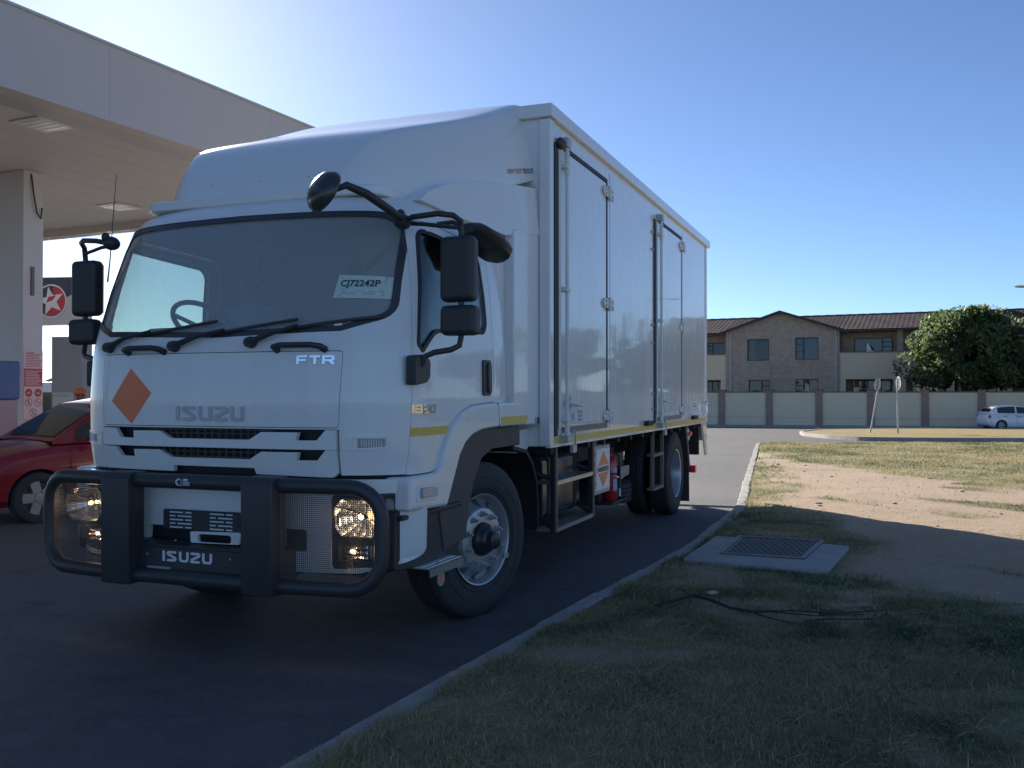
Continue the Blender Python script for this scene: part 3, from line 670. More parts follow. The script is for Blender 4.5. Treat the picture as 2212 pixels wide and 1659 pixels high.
# ---------------- wheel arch flares, liners, steps
FL = [(-1.195,1.006),(-.855,1.012),(-.815,1.033),(-.758,1.136),(-.70,1.21),(-.61,1.297),(-.485,1.359),(-.32,1.397),(.05,1.411),(.47,1.411),(.56,1.379),(.625,1.30),(.635,1.245),(.06,1.242),(-.18,1.233),(-.335,1.208),(-.45,1.16),(-.53,1.092),(-.61,.967),(-.715,.802),(-1.2,.822)]
LI = [(.66,1.238),(.06,1.236),(-.18,1.227),(-.33,1.20),(-.445,1.155),(-.525,1.085),(-.605,.96),(-.70,.80),(-.62,.52),(-.30,.55),(-.26,.723),(-.175,.894),(-.05,1.039),(.13,1.093),(.66,1.095)]
RM = [(.55,1.095),(.84,1.05),(.975,.945),(1.07,.79),(1.095,.60),(1.095,.42),(1.075,.42),(1.07,.60),(1.045,.78),(.95,.93),(.82,1.02),(.55,1.065)]
for sg in (1, -1):
    q = MB().prism(FL, 'x', sg*1.03, sg*1.198); fl = obj('wheel_arch', q, WHITE, TR, bevel=.022, seg=3)
    obj('liner', MB().prism(LI, 'x', sg*.72, sg*1.13), GREYP, fl, bevel=.008)
    obj('reflective_stripe', MB().box(sg*1.1975, sg*1.2005, .13, .628, 1.262, 1.312), YELLOW, fl, sm=False)
    obj('arch_seam', MB().prism([(.098,1.245),(.102,1.245),(.072,1.408),(.068,1.408)], 'x', sg*1.19, sg*1.1992), SEAL, fl, sm=False)
    il = obj('indicator_base', MB().prism(rpoly([(-1.135,.868),(-.872,.862),(-.868,.955),(-1.13,.958)], .02, 3), 'x', sg*1.19, sg*1.2035), WHITE, fl, bevel=.004)
    le = obj('indicator_lens', MB().prism(rpoly([(-1.085,.885),(-.885,.882),(-.885,.935),(-1.085,.945)], .012, 3), 'x', sg*1.20, sg*1.216), LENS, il, bevel=.006)
    rb = MB()
    for i in range(6): rb.box(sg*1.2155, sg*1.2175, -1.075, -.895, .889+.0085*i, .8915+.0085*i)
    obj('lens_ribs', rb, mat('lens_rib', (.75,.76,.78), .2), le, sm=False)
    obj('mudguard', MB().prism(RM, 'x', sg*.75, sg*1.12), CHASS, TR, bevel=.004)
    lb = MB().prism(rpoly([(-1.24,.50),(-.42,.44),(-.36,.58),(-.36,.79),(-.70,.80),(-1.22,.825)], .03, 3), 'x', sg*.9, sg*1.12)
    lo_ = obj('step_box', lb, BLACKP, TR, bevel=.012)
    obj('step_recess', MB().prism(rpoly([(-1.12,.55),(-.88,.535),(-.88,.69),(-1.12,.70)], .035, 4), 'x', sg*1.118, sg*1.126), CHASS, lo_, bevel=.004)
    obj('step_ledge', MB().box(sg*1.10, sg*1.155, -1.20, -.42, .77, .80), BLACKP, lo_, bevel=.01)
    sp2 = MB().box(sg*1.0, sg*1.215, -.985, -.53, .470, .478); sp2.box(sg*1.209, sg*1.215, -.985, -.53, .428, .478)
    stp = obj('step_plate', sp2, ALU, TR)
    tm = MB()
    for i in range(22):
        for j in range(5): tm.box(sg*(1.02+.04*j)-.012, sg*(1.02+.04*j)+.012, -.975+.0205*i-.003, -.975+.0205*i+.003, .478, .4805)
    obj('tread_pattern', tm, ALU, stp, sm=False)
rf = obj('reflector_tag', MB().lathe([(1.185,0),(1.185,.042),(1.193,.042),(1.193,0)], 16, 'x', (0,-.794,.387)), mat('tag_grey', (.45,.40,.36), .5), TR)
obj('tag_diamond', MB().prism([(-.794,.352),(-.765,.387),(-.794,.422),(-.823,.387)], 'x', 1.193, 1.196), ORANGE, rf, sm=False)
obj('tag_hanger', MB().tube([(1.189,-.794,.425),(1.16,-.78,.48)], .006, 6), CHASS, rf)
# ---------------- mirrors
def mirror_set(sg, dx=0):
    mr = obj('mirror', MB().box(sg*1.275, sg*1.485, -1.01, -.905, 1.985, 2.355), BLACKP, TR, bevel=.035, seg=4)
    obj('mirror_glass', MB().box(sg*1.295, sg*1.465, -.904, -.901, 2.01, 2.33), CHROME, mr)
    lo_ = obj('wide_angle_mirror', MB().box(sg*1.28, sg*1.50, -1.02, -.91, 1.795, 1.965), BLACKP, mr, bevel=.035, seg=4)
    obj('mirror_glass', MB().box(sg*1.30, sg*1.48, -.909, -.906, 1.815, 1.945), CHROME, lo_)
    ar = MB().tube([(sg*1.07,-1.06,2.435),(sg*1.16,-1.10,2.455),(sg*1.30,-1.07,2.47),(sg*1.37,-1.02,2.465),(sg*1.395,-.97,2.44),(sg*1.395,-.96,2.36),(sg*1.395,-.96,1.98),(sg*1.395,-.96,1.80),(sg*1.39,-.975,1.74),(sg*1.35,-1.0,1.715),(sg*1.26,-1.03,1.70),(sg*1.205,-1.05,1.675),(sg*1.195,-1.05,1.62)], .017, 10)
    ar.tube([(sg*1.09,-1.0,2.44),(sg*1.2,-1.02,2.425),(sg*1.395,-.97,2.40)], .012, 8)
    obj('mirror_arm', ar, BLACKP, mr, ang=60)
    obj('lower_bracket', MB().prism(rpoly([(-1.14,1.515),(-1.0,1.53),(-.955,1.56),(-.95,1.655),(-1.02,1.69),(-1.14,1.68)], .02, 3), 'x', sg*1.14, sg*1.20), BLACKP, mr, bevel=.012)
    ub = MB().ell((sg*1.075,-1.06,2.44), (.05,.06,.045), 12, 8); ub.ell((sg*1.085,-1.10,2.475), (.025,.03,.03), 10, 6)
    obj('upper_bracket', ub, BLACKP, mr)
    mr.location.x = dx
    return mr
mr = mirror_set(1); mirror_set(-1, .035)
# look-down mirror over the passenger door and the round front mirror
kd = MB(); sec = [(-.56,2.475,.05,.03),(-.50,2.475,.10,.045),(-.30,2.44,.125,.065),(-.14,2.395,.125,.075),(-.09,2.375,.09,.055)]
vs_ = []
for (y_, z_, a, b_) in sec:
    for k in range(12):
        an = 2*math.pi*k/12; vs_.append((1.26+a*math.cos(an), y_, z_+b_*math.sin(an)))
kd.add(vs_, [(i*12+k, i*12+(k+1) % 12, (i+1)*12+(k+1) % 12, (i+1)*12+k) for i in range(4) for k in range(12)]+[tuple(range(12))[::-1], tuple(range(48,60))])
kk = obj('kerb_mirror', kd, BLACKP, TR); obj('mirror_arm', MB().tube([(1.08,-.62,2.50),(1.17,-.60,2.51),(1.25,-.54,2.48)], .014, 8), BLACKP, kk)
rm = MB(); vs_ = []; C0 = Vector((.885,-1.56,2.525)); ax = Vector((.45,.78,-.42)).normalized(); bx_ = ax.cross(Vector((0,0,1))).normalized(); cx2 = bx_.cross(ax)
prof = [(-.075,.02),(-.068,.06),(-.05,.095),(-.02,.118),(.0,.122),(.012,.118),(.02,.10),(.03,.0)]
for (h_, r_) in prof:
    for k in range(20):
        an = 2*math.pi*k/20; vs_.append(C0+ax*h_+(bx_*math.cos(an)+cx2*math.sin(an)*1.0)*r_)
rm.add(vs_, [(i*20+k, i*20+(k+1) % 20, (i+1)*20+(k+1) % 20, (i+1)*20+k) for i in range(7) for k in range(20)]+[tuple(range(20))[::-1]])
r0 = obj('front_mirror', rm, mat('front_mirror_shell', (.05,.052,.055), .22), TR, ang=60)
obj('mirror_arm', MB().tube([(.93,-1.555,2.53),(1.0,-1.54,2.556),(1.05,-1.42,2.53),(1.085,-1.22,2.475),(1.09,-1.08,2.445)], [.014,.02,.024,.024,.02], 10), BLACKP, r0, ang=60)
# ---------------- wipers, grab handles, antenna
def fp(x_, z_, o_=0): return (x_, frontU(x_, z_)+o_, z_)
for (a, b_) in (((.285,1.758),[(.42,1.80),(.58,1.85)]), ((-.25,1.745),[(-.08,1.795),(.10,1.835)]), ((-.78,1.748),[(-.62,1.80),(-.44,1.838)])):
    wp = MB().lathe([(-.05,0),(-.05,.028),(-.02,.034),(.02,.034)], 12, 'y', fp(a[0], a[1], .0))
    wp.tube([fp(a[0], a[1], -.035), fp(b_[0][0], b_[0][1], -.05), fp(b_[1][0], b_[1][1], -.035)], [.02,.014,.009], 8)
    wo_ = obj('wiper', wp, BLACKP, TR)
    e_ = b_[1]; l0, l1 = (-.12, .46)
    bl = MB().tube([fp(min(1.03, e_[0]+l0+(l1-l0)*k/8), e_[1]-.025+.075*k/8, -.012) for k in range(9)], .009, 6)
    obj('wiper_blade', bl, BLACKP, wo_)
for xa, xb in ((-.61,-.33),(.455,.745)):
    gh = MB().tube([fp(xa, 1.712, .0), fp(xa+.005, 1.728, -.045), fp(xa+.05, 1.737, -.06), fp(xb-.05, 1.737, -.06), fp(xb-.005, 1.728, -.045), fp(xb, 1.712, .0)], [.02,.018,.016,.016,.018,.02], 10)
    obj('grab_handle', gh, BLACKP, TR, ang=60)
obj('antenna', MB().tube([(-1.13,-1.0,2.20),(-1.11,-1.0,2.35),(-1.06,-1.0,2.90)], [.006,.004,.002], 6), BLACKM, TR)
# ---------------- cab interior
obj('dashboard', MB().prism(rpoly([(-1.02,-.82),(-1.02,-1.0),(-.88,-1.15),(-.70,-1.235),(.70,-1.235),(.88,-1.15),(1.02,-1.0),(1.02,-.82)], .03, 3), 'z', 1.2, 1.775), INTERIOR, TR, bevel=.03)
obj('instrument_binnacle', MB().prism(rpoly([(-1.05,1.78),(-1.0,1.885),(-.86,1.90),(-.80,1.78)], .03, 3), 'x', -.80, -.38), INTERIOR, TR, bevel=.02)
pp = MB(); 
for (x0_, x1_, y0_, y1_, z_) in ((-.42,-.15,-1.2,-1.0,1.806),(-.1,.2,-1.22,-1.02,1.808),(-.65,-.45,-1.24,-1.1,1.804)): pp.add([(x0_,y0_,z_),(x1_,y0_+.03,z_),(x1_-.02,y1_,z_+.02),(x0_+.03,y1_,z_+.015)], [(0,1,2,3)])
obj('papers', pp, mat('paper', (.5,.54,.56), .8), TR, sm=False)
for x_ in (-.58, .55):
    sm_ = MB().box(x_-.24, x_+.24, -.45, .08, 1.30, 1.52); sm_.box(x_-.23, x_+.23, .02, .18, 1.45, 2.10); sm_.box(x_-.13, x_+.13, .06, .16, 2.12, 2.32)
    obj('seat', sm_, mat('seat_fabric', (.05,.05,.055), .9, var=.2, vs=30), TR, bevel=.04, seg=3)
swh = MB(); c0 = Vector((-.58,-.72,1.925)); nx_ = Vector((0,.62,.785)).normalized(); bx2 = Vector((1,0,0)); cy2 = nx_.cross(bx2)
swh.tube([c0+(bx2*math.cos(2*math.pi*k/28)+cy2*math.sin(2*math.pi*k/28))*.215 for k in range(28)], .017, 8, closed=True)
for an in (0, 120, 240): swh.tube([c0-nx_*.03, c0+(bx2*math.cos(R(an+90))+cy2*math.sin(R(an+90)))*.21], .014, 6)
swh.tube([c0, c0-nx_*.5+Vector((0,-.05,-.1))], .03, 8); obj('steering_wheel', swh, INTERIOR, TR)
# ---------------- roof fairing
stn = [(-.945,2.62,.56,2.66,.50,0),(-.93,2.62,.62,2.72,.54,.0),(-.86,2.62,.73,2.87,.60,.005),(-.76,2.62,.82,3.0,.655,.01),(-.66,2.62,.885,3.085,.70,.02),(-.55,2.62,.93,3.137,.755,.03),(-.4,2.62,.97,3.19,.82,.04),(-.2,2.72,1.0,3.26,.88,.02),(.2,2.853,1.055,3.395,.935,.02),(.6,2.97,1.095,3.55,.95,.02),(1.0,3.095,1.12,3.715,.95,.01),(1.14,3.14,1.125,3.757,.945,.0),(1.22,3.166,1.125,3.75,.94,.0)]
vs_ = []; np_ = None
for (y_, zb_, wb, zt_, wt, cr) in stn:
    hh = zt_-zb_; half = [(wb,zb_),(wb-.006,zb_+.3*hh),(wb-(wb-wt)*.28,zb_+.62*hh),(wt+(wb-wt)*.30,zt_-.13*hh),(wt+.012,zt_-.03*hh),(wt-.03,zt_),(wt*.62,zt_+cr*.35),(wt*.3,zt_+cr*.5),(0,zt_+cr*.55)]
    full = half+[(-a, b_) for a, b_ in half[:-1]][::-1]; np_ = len(full); vs_ += [(a, y_, b_) for a, b_ in full]
fm_ = MB().add(vs_, [(i*np_+k, i*np_+k+1, (i+1)*np_+k+1, (i+1)*np_+k) for i in range(len(stn)-1) for k in range(np_-1)]+[tuple(range(np_))[::-1]])
me = fm_.mesh('fairing'); fo = obj('roof_fairing', me, FAIR, TR, ang=180)
so_ = fo.modifiers.new('sol', 'SOLIDIFY'); so_.thickness = .018; so_.offset = -1
q = fo.modifiers.new('sub', 'SUBSURF'); q.levels = 2; q.render_levels = 2
obj('roof_step', MB().prism(rpoly([(-.80,-.985),(.80,-.985),(.87,-.90),(.90,-.3),(-.90,-.3),(-.87,-.90)], .06, 4), 'z', 2.64, 2.70), FAIR, TR, bevel=.014, seg=3)
vt = MB()
for x_ in (-.38, -.02, .34): vt.ell((x_,-.885,2.79), (.045,.012,.011), 12, 6)
obj('drain_slot', vt, mat('slot_shadow', (.45,.46,.48), .4), fo)
for sg in (1, -1):
    def sp(y_): return sg*float(np.interp(y_, (-.9,-.4,.3,.6,1.25), (.99,1.06,1.14,1.17,1.18)))
    lo_ = [(-.88,2.585),(-.6,2.605),(.3,2.655),(1.25,2.715)]; hi_ = [(1.24,3.068),(.6,2.985),(0,2.89),(-.45,2.80),(-.75,2.70)]
    # bottom edge drops away from the roof line, so its pale underside shows from the ground
    poly = [(-.72,2.635),(-.3,2.60),(.36,2.58),(.46,2.60),(1.25,2.715),(1.245,3.065),(.6,2.98),(0,2.885),(-.40,2.795),(-.62,2.71)]
    me = sheet(poly, [], .12, .30, lambda a, b, d: Vector((sp(a)*(1-.05*max(0,b-2.65))-sg*d, a, b)))
    obj('side_fairing', me, FAIR, TR, bevel=.012, ang=30)
    obj('fairing_infill', MB().prism([(.1,2.80),(1.15,2.80),(1.15,3.2),(.1,2.96)], 'x', sg*.8, sg*.99), FAIR, TR)
    ex = obj('cab_extender', MB().prism(rpoly([(.44,1.238),(1.135,1.238),(1.15,1.28),(1.15,2.71),(.44,2.64)], .02, 2), 'x', sg*.95, sg*1.168), WHITE, TR, bevel=.03, seg=4)
    obj('cab_rear_pillar', MB().prism([(.30,1.42),(.45,1.42),(.45,2.60),(.30,2.60)], 'x', sg*.9, sg*1.10), WHITE, TR, bevel=.03, seg=3)
    if sg == 1:
        ms = MB().lathe([(1.1685,0),(1.1685,.028),(1.168,.03)], 14, 'x', (0,.90,1.268)); ds = obj('maker_decal', MB().prism(rpoly([(.93,1.243),(1.10,1.246),(1.10,1.292),(.93,1.29)], .006, 2), 'x', 1.168, 1.1695), mat('decal_black', (.03,.03,.032), .4), ex, sm=False)
        obj('decal_disc', ms, mat('decal_grey', (.4,.41,.44), .4), ds)
        obj('decal_print', MB().box(1.1695,1.1702,.945,1.03,1.262,1.272).box(1.1695,1.1702,1.06,1.09,1.26,1.284), mat('decal_print', (.45,.25,.2), .5), ds, sm=False)
from mathutils.bvhtree import BVHTree
dg = bpy.context.evaluated_depsgraph_get(); dg.update(); fe = fo.evaluated_get(dg); fmesh = fe.to_mesh()
bvh = BVHTree.FromPolygons([v.co.copy() for v in fmesh.vertices], [tuple(p.vertices) for p in fmesh.polygons]); fe.to_mesh_clear()
def on_fairing(me, off=.002):
    for v in me.vertices:
        h = bvh.ray_cast(Vector((2, v.co.y, v.co.z)), Vector((-1,0,0))); v.co.x = (h[0].x if h[0] else 1.1)+off
    return me
def flat_text(s_, y, z, sz, k):
    me = text_mb(s_, sz, .0, at(SIDE, 1.1, y, z), .001, k)
    for v in me.vertices: v.co.z += .218*(v.co.y-.53)
    return on_fairing(me)
obj('maker_lettering', flat_text('HEAVY DUTY', 0.53, 3.056, .052, .80), mat('decal_red', (.55,.16,.15), .5), fo, sm=False); obj('maker_lettering', flat_text('TRUCK KITS', 0.79, 3.056, .052, .72), mat('decal_navy', (.03,.04,.09), .5), fo, sm=False)
obj('maker_emblem', on_fairing(MB().lathe([(1.1,.014),(1.1,.022)], 16, 'x', (0,1.07,3.19)).mesh()), mat('decal_navy', (.03,.04,.09), .5), fo, sm=False)
# ------------------------------------------------------------------ cargo box (parts of the truck)
Y0, Y1, ZB0, ZT0, VB = .975, 7.83, 1.063, 3.57, 1.25
bx = obj('cargo_box', MB().box(-VB, VB, Y0, Y1, ZB0, ZT0), WHITEB, TR, bevel=.012)
obj('roof_rim', MB().box(-1.285, 1.285, .925, 7.97, 3.565, 3.665), WHITEB, bx, bevel=.008)
cp = MB().box(-1.27,-1.17,.955,1.02,1.07,3.56); cp2 = MB().box(1.17,1.262,.955,1.045,1.07,3.56)
obj('corner_post', cp2, WHITEB, bx, bevel=.01); obj('corner_post', cp, WHITEB, bx, bevel=.01)
obj('rear_corner_post', MB().box(1.18,1.262,7.74,7.845,1.07,3.56), WHITEB, bx, bevel=.01)
for sg in (1, -1): obj('reflective_stripe', MB().box(sg*1.2515, sg*1.254, .98, 7.825, 1.082, 1.132), YELLOW, bx, sm=False)
for sg in (1, -1): obj('side_rail', MB().box(sg*1.22, sg*1.258, .97, 7.84, 1.055, 1.079), WHITEB, bx, bevel=.004)
RUSTW = mat('door_sill', (.30,.24,.20), .7, var=.25, vs=8)
def side_door(a, b, first):
    """a = front seal, b = rear seal positions along the truck"""
    dr = obj('cargo_door', MB().box(1.245, 1.264, a+.10, b-.015, 1.225, 3.385), WHITEB, bx, bevel=.006)
    obj('front_seal', MB().box(1.246, 1.262, a-.015, a+.055, 1.14, 3.40), SEAL, dr, sm=False)
    obj('top_seal', MB().box(1.246, 1.266, a+.25, b+.03, 3.388, 3.425), SEAL, dr, sm=False)
    obj('rear_seal', MB().box(1.246, 1.262, b, b+.045, 1.21, 3.40), SEAL, dr, sm=False)
    obj('sill', MB().box(1.246, 1.266, a+.20, b+.02, 1.160, 1.205), RUSTW, dr, sm=False)
    obj('frame_seam', MB().box(1.2495, 1.2515, b+.155, b+.163, 1.14, 3.50), mat('seam_grey', (.35,.36,.38), .6), dr, sm=False)
    obj('edge_strip', MB().box(1.262, 1.272, a+.065, a+.11, 1.20, 3.36), ALUW, dr, bevel=.003)
    y_ = a+.185
    rod = MB().tube([(1.295, y_, 1.10), (1.295, y_, 3.40)], .0145, 12); rod.tube([(1.295, y_, 1.08), (1.295, y_, 1.30)], .022, 12); rod.tube([(1.295, y_, 3.19), (1.295, y_, 3.37)], .021, 12)
    rd = obj('locking_rod', rod, ALUW, dr, ang=50)
    for z_ in (2.285, 3.25, 1.27): obj('rod_clamp', MB().box(1.262, 1.314, y_-.05, y_+.035, z_-.018, z_+.018), ALUW, rd, bevel=.006)
    obj('rod_keeper', MB().box(1.25, 1.32, y_-.06, y_+.04, 3.40, 3.47), STEEL, rd, bevel=.004)
    obj('rod_keeper', MB().box(1.25, 1.325, y_-.06, y_+.05, 1.095, 1.14), STEEL, rd, bevel=.004)
    if first: obj('rod_boot', MB().ell((1.275, y_-.09, 3.415), (.03,.075,.045), 12, 8), BLACKP, rd)
    hn = MB().tube([(1.30, y_+.02, 1.40),(1.33, y_+.10, 1.39),(1.335, y_+.22, 1.375),(1.325, y_+.34, 1.375)], [.014,.016,.013,.012], 8); hn.box(1.262, 1.30, y_+.10, y_+.17, 1.34, 1.45)
    hl_ = obj('door_handle', hn, ALUW, dr); 
    obj('handle_tag', MB().tube([(1.30, y_+.17, 1.345),(1.305, y_+.175, 1.29),(1.305,y_+.175,1.25)], [.006,.016,.016], 8), mat('white_tag', (.78,.79,.8), .4), hl_)
    for z_ in (3.30, 2.285, 1.27):
        hp = MB().prism(rpoly([(b-.16,z_),(b-.10,z_+.045),(b+.06,z_+.045),(b+.19,z_+.052),(b+.20,z_-.052),(b+.06,z_-.04),(b-.10,z_-.045)], .012, 2), 'x', 1.264, 1.282)
        hp.tube([(1.287,b+.03,z_-.06),(1.287,b+.03,z_+.06)], .016, 10)
        hi = obj('hinge', hp, ALUW, dr, bevel=.004)
        bt = MB()
        for (dy, dz) in ((-.07,.02),(-.07,-.02),(.13,.025),(.13,-.025)): bt.lathe([(1.280,.010),(1.288,.008),(1.288,0)], 8, 'x', (0, b+dy, z_+dz))
        obj('hinge_bolt', bt, STEEL, hi)
    # hook, padlock staple and white plate hanging at the sill
    lk = MB().tube([(1.30,y_+.10,1.12),(1.31,y_+.10,1.17),(1.31,y_+.16,1.18),(1.31,y_+.17,1.06)], .008, 8); lk.box(1.29,1.315,y_+.09,y_+.19,1.0,1.06)
    obj('padlock', lk, STEEL, rd)
    return dr
d1 = side_door(1.08, 2.52, True); d2 = side_door(4.49, 5.96, False)
lb = obj('door_label', MB().box(1.264, 1.266, 1.46, 1.60, 1.245, 1.325), mat('label_white', (.72,.73,.74), .5), d1, sm=False)
lpz = MB(); 
for i in range(3): lpz.box(1.264,1.2665,1.64,1.75,1.243+.033*i,1.265+.033*i)
lpz.box(1.266,1.267,1.485,1.575,1.262,1.308); obj('label_print', lpz, mat('label_print', (.28,.34,.46), .5), lb, sm=False)
lb2 = obj('data_plate', MB().box(1.2505, 1.253, 6.62, 7.05, 1.155, 1.365), mat('label_white', (.72,.73,.74), .5), bx, sm=False)
obj('plate_print', MB().box(1.253,1.2545,6.75,6.95,1.325,1.345).box(1.253,1.2545,6.88,7.02,1.285,1.32).box(1.253,1.2545,6.70,6.9,1.29,1.31).box(1.253,1.2545,6.75,7.0,1.25,1.262), mat('label_print', (.28,.34,.46), .5), lb2, sm=False)
for (a, b_) in ((4.02,4.26),(6.66,6.92)): obj('rubber_stop', MB().box(1.252,1.30,a,b_,1.128,1.178), RUBBER, bx, bevel=.008)
for z_ in (3.24,3.05,2.22,2.02,1.47,1.3): obj('door_stay_pin', MB().lathe([(1.25,.016),(1.27,.016),(1.27,0)], 10, 'x', (0,4.40,z_)), STEEL, bx)
fl = MB().tube([(1.262,7.55,1.15),(1.30,7.57,1.20),(1.30,7.57,1.30)], .014, 8); fl.ell((1.29,7.58,1.34), (.03,.05,.03), 10, 6); obj('rear_latch', fl, CHROME, bx)
# front lower sill of the box behind the cab
obj('box_subframe', MB().prism([(.70,1.03),(.70,1.20),(.98,1.20),(.98,1.06),(.90,1.02)], 'x', .4, 1.08), ALUW, TR, bevel=.01)
# ---------------- chassis
ch = MB()
for sg in (1, -1): ch.box(sg*.40, sg*.48, -1.0, 7.6, .72, 1.0)
for y_ in (.4,1.6,2.8,4.0,5.1,7.0): ch.box(-.4,.4,y_-.05,y_+.05,.78,.96)
obj('chassis_frame', ch, CHASS, TR)
cb_ = MB()
for i in range(14): cb_.box(-1.2,1.2,1.15+.5*i,1.21+.5*i,1.0,1.062)
obj('cross_bearers', cb_, CHASS, TR)
ax_ = MB().lathe([(-.95,.05),(.95,.05)], 12, 'x', (0,0,.5)); ax_.lathe([(-.95,.07),(.95,.07)], 12, 'x', (0,6.07,.47)); ax_.ell((0,6.07,.47), (.22,.2,.22), 14, 10)
ax_.tube([(0,.8,.72),(0,3.4,.68),(0,6.0,.5)], .05, 10); obj('axles_and_shaft', ax_, CHASS, TR)
obj('engine_block', MB().box(-.4,.4,-.9,.9,.55,1.1), CHASS, TR, bevel=.03)
tk = MB().prism(rpoly([(.62,.46),(1.02,.46),(1.06,.5),(1.06,.92),(1.02,.97),(.62,.97)], .06, 4), 'y', 1.35, 2.35)
tko = obj('fuel_tank', tk, mat('tank_satin', (.05,.05,.052), .25, var=.2, vs=4), TR, bevel=.01)
for y_ in (1.5, 2.2): obj('tank_strap', MB().prism(rpoly([(.61,.45),(1.03,.45),(1.07,.49),(1.07,.93),(1.03,.98),(.61,.98)], .06, 4), 'y', y_-.025, y_+.025), CHASS, tko, bevel=.004)
obj('battery_box', MB().box(-1.1,-.55,1.4,2.4,.45,.95), CHASS, TR, bevel=.02); obj('side_sun_blocker', MB().box(-1.15,-.6,2.45,5.5,.12,1.05), CHASS, TR, bevel=.02); obj('air_tank', MB().box(-1.0,-.5,.75,1.35,.3,1.0), CHASS, TR, bevel=.05)  # the long side box is added, unseen, to keep sun off the ground
YEDGE = mat('ladder_steel', (.20,.185,.16), .5, var=.2, vs=6)
def ladder(ya, yb, zs_, wdt, m_, tm_):
    lo_ = empty('ladder'); lo_.parent = TR
    for y_ in (ya, yb): obj('ladder_rail', MB().box(1.165, 1.205, y_-wdt/2, y_+wdt/2, .375, 1.058), m_, lo_, bevel=.004)
    for z_ in zs_:
        td = obj('ladder_tread', MB().box(1.12 if wdt < .03 else 1.03, 1.207, ya+wdt/2, yb-wdt/2, z_-.018, z_+.012), tm_, lo_)
        tt = MB(); k_ = int((yb-ya)/.035)
        for i in range(k_): y_ = ya+.02+(yb-ya-.04)*(i+.5)/k_; tt.box(1.14 if wdt < .03 else 1.05,1.211,y_-.011,y_+.011,z_-.012,z_+.016)
        obj('tread_pattern', tt, tm_, td, sm=False)
    return lo_
l1 = ladder(1.255, 2.285, (.765,.395), .055, CHASS, ALU)
for y_ in (1.285, 2.315): obj('rail_edge', MB().box(1.200,1.2085,y_-.022,y_,.375,1.055), YEDGE, l1)
for y_ in (1.255, 2.285):
    obj('ladder_brace', MB().tube([(1.16,y_,.8),(.75,y_-.15,.95)], .02, 8), CHASS, l1); obj('ladder_brace', MB().tube([(1.16,y_,.42),(.70,y_+.1,.75)], .02, 8), CHASS, l1)
l2 = ladder(4.69, 5.19, (.775,.395), .02, mat('ladder_yellow', (.22,.19,.13), .5, var=.2, vs=8), mat('ladder_yellow', (.3,.25,.13)))
# dangerous goods placard, folded orange return on its front edge
pl = obj('hazard_placard', MB().box(1.135, 1.15, 2.40, 3.03, .54, .985), mat('placard_metal', (.42,.41,.38), .5, var=.1, vs=5), TR)
obj('placard_face', MB().box(1.150, 1.153, 2.57, 3.02, .575, .955), mat('placard_white', (.78,.78,.78), .4), pl, sm=False)
obj('placard_diamond', MB().prism([(2.80,.93),(2.98,.80),(2.62,.80)], 'x', 1.153, 1.155).prism([(2.80,.59),(2.98,.73),(2.62,.73)], 'x', 1.153, 1.155), ORANGE, pl, sm=False)
obj('placard_word', text_mb('DANGEROUS', .062, .001, at(SIDE, 1.156, 2.60, .742), .001, 1.0), mat('word_black', (.03,.03,.03), .5), pl, sm=False)
os_ = obj('orange_strips', MB().box(1.150,1.153,2.41,2.55,.87,.94).box(1.150,1.153,2.41,2.55,.78,.86).box(1.150,1.153,2.41,2.55,.69,.77).box(1.150,1.153,2.41,2.55,.60,.68), ORANGE, pl, sm=False)
op = MB()
for i in range(4):
    for j in range(3): op.box(1.153,1.1545,2.425+.04*j,2.45+.04*j,.62+.09*i,.66+.09*i)
obj('strip_print', op, mat('strip_print', (.45,.09,.03), .5), os_, sm=False)
obj('placard_hanger', MB().box(1.10,1.135,2.42,2.80,.985,1.06), mat('hanger_brown', (.22,.19,.17), .6), pl)
# extinguisher bracket, storage box, spare wheel
obj('extinguisher_bracket', MB().box(.86,1.05,3.50,4.10,.34,.365).box(.86,.90,3.5,4.1,.34,.75), CHASS, TR)
obj('tool_plate', MB().prism(rpoly([(4.0,.56),(4.36,.585),(4.38,.685),(4.02,.69)], .02, 2), 'x', .98, 1.0), mat('beige_plate', (.36,.31,.24), .6), TR)
# ---------------- wheels
def tyre_mesh(ro, wd, lugs=False):
    r_ = .292; h_ = wd/2; m_ = MB()
    m_.lathe([(-h_*.72,r_),(-h_*.92,r_+.035),(-h_,ro*.74),(-h_*.96,ro*.88),(-h_*.86,ro*.965),(-h_*.78,ro*.992),(-h_*.42,ro),(-h_*.40,ro-.014),(-h_*.34,ro-.014),(-h_*.32,ro),(-h_*.04,ro),(-h_*.02,ro-.014),(h_*.02,ro-.014),(h_*.04,ro),(h_*.32,ro),(h_*.34,ro-.014),(h_*.40,ro-.014),(h_*.42,ro),(h_*.78,ro*.992),(h_*.86,ro*.965),(h_*.96,ro*.88),(h_,ro*.74),(h_*.92,r_+.035),(h_*.72,r_)], 64, 'x')
    for rr in (.66,.80): m_.lathe([(h_*.995,ro*rr-.004),(h_*1.012,ro*rr),(h_*.995,ro*rr+.004)], 64, 'x')
    if lugs:
        for k in range(52):
            a = 2*math.pi*k/52
            for s_ in (-1, 1):
                q = []
                for (x_, r2) in ((h_*.70,ro*.985),(h_*.95,ro*.90),(h_*.97,ro*.90),(h_*.80,ro+.004)):
                    for da in (-.03,.03): q.append((s_*x_, r2*math.cos(a+da), r2*math.sin(a+da)))
                m_.add(q, [(0,1,3,2),(2,3,5,4),(4,5,7,6),(6,7,1,0),(0,2,4,6),(1,7,5,3)])
    return m_
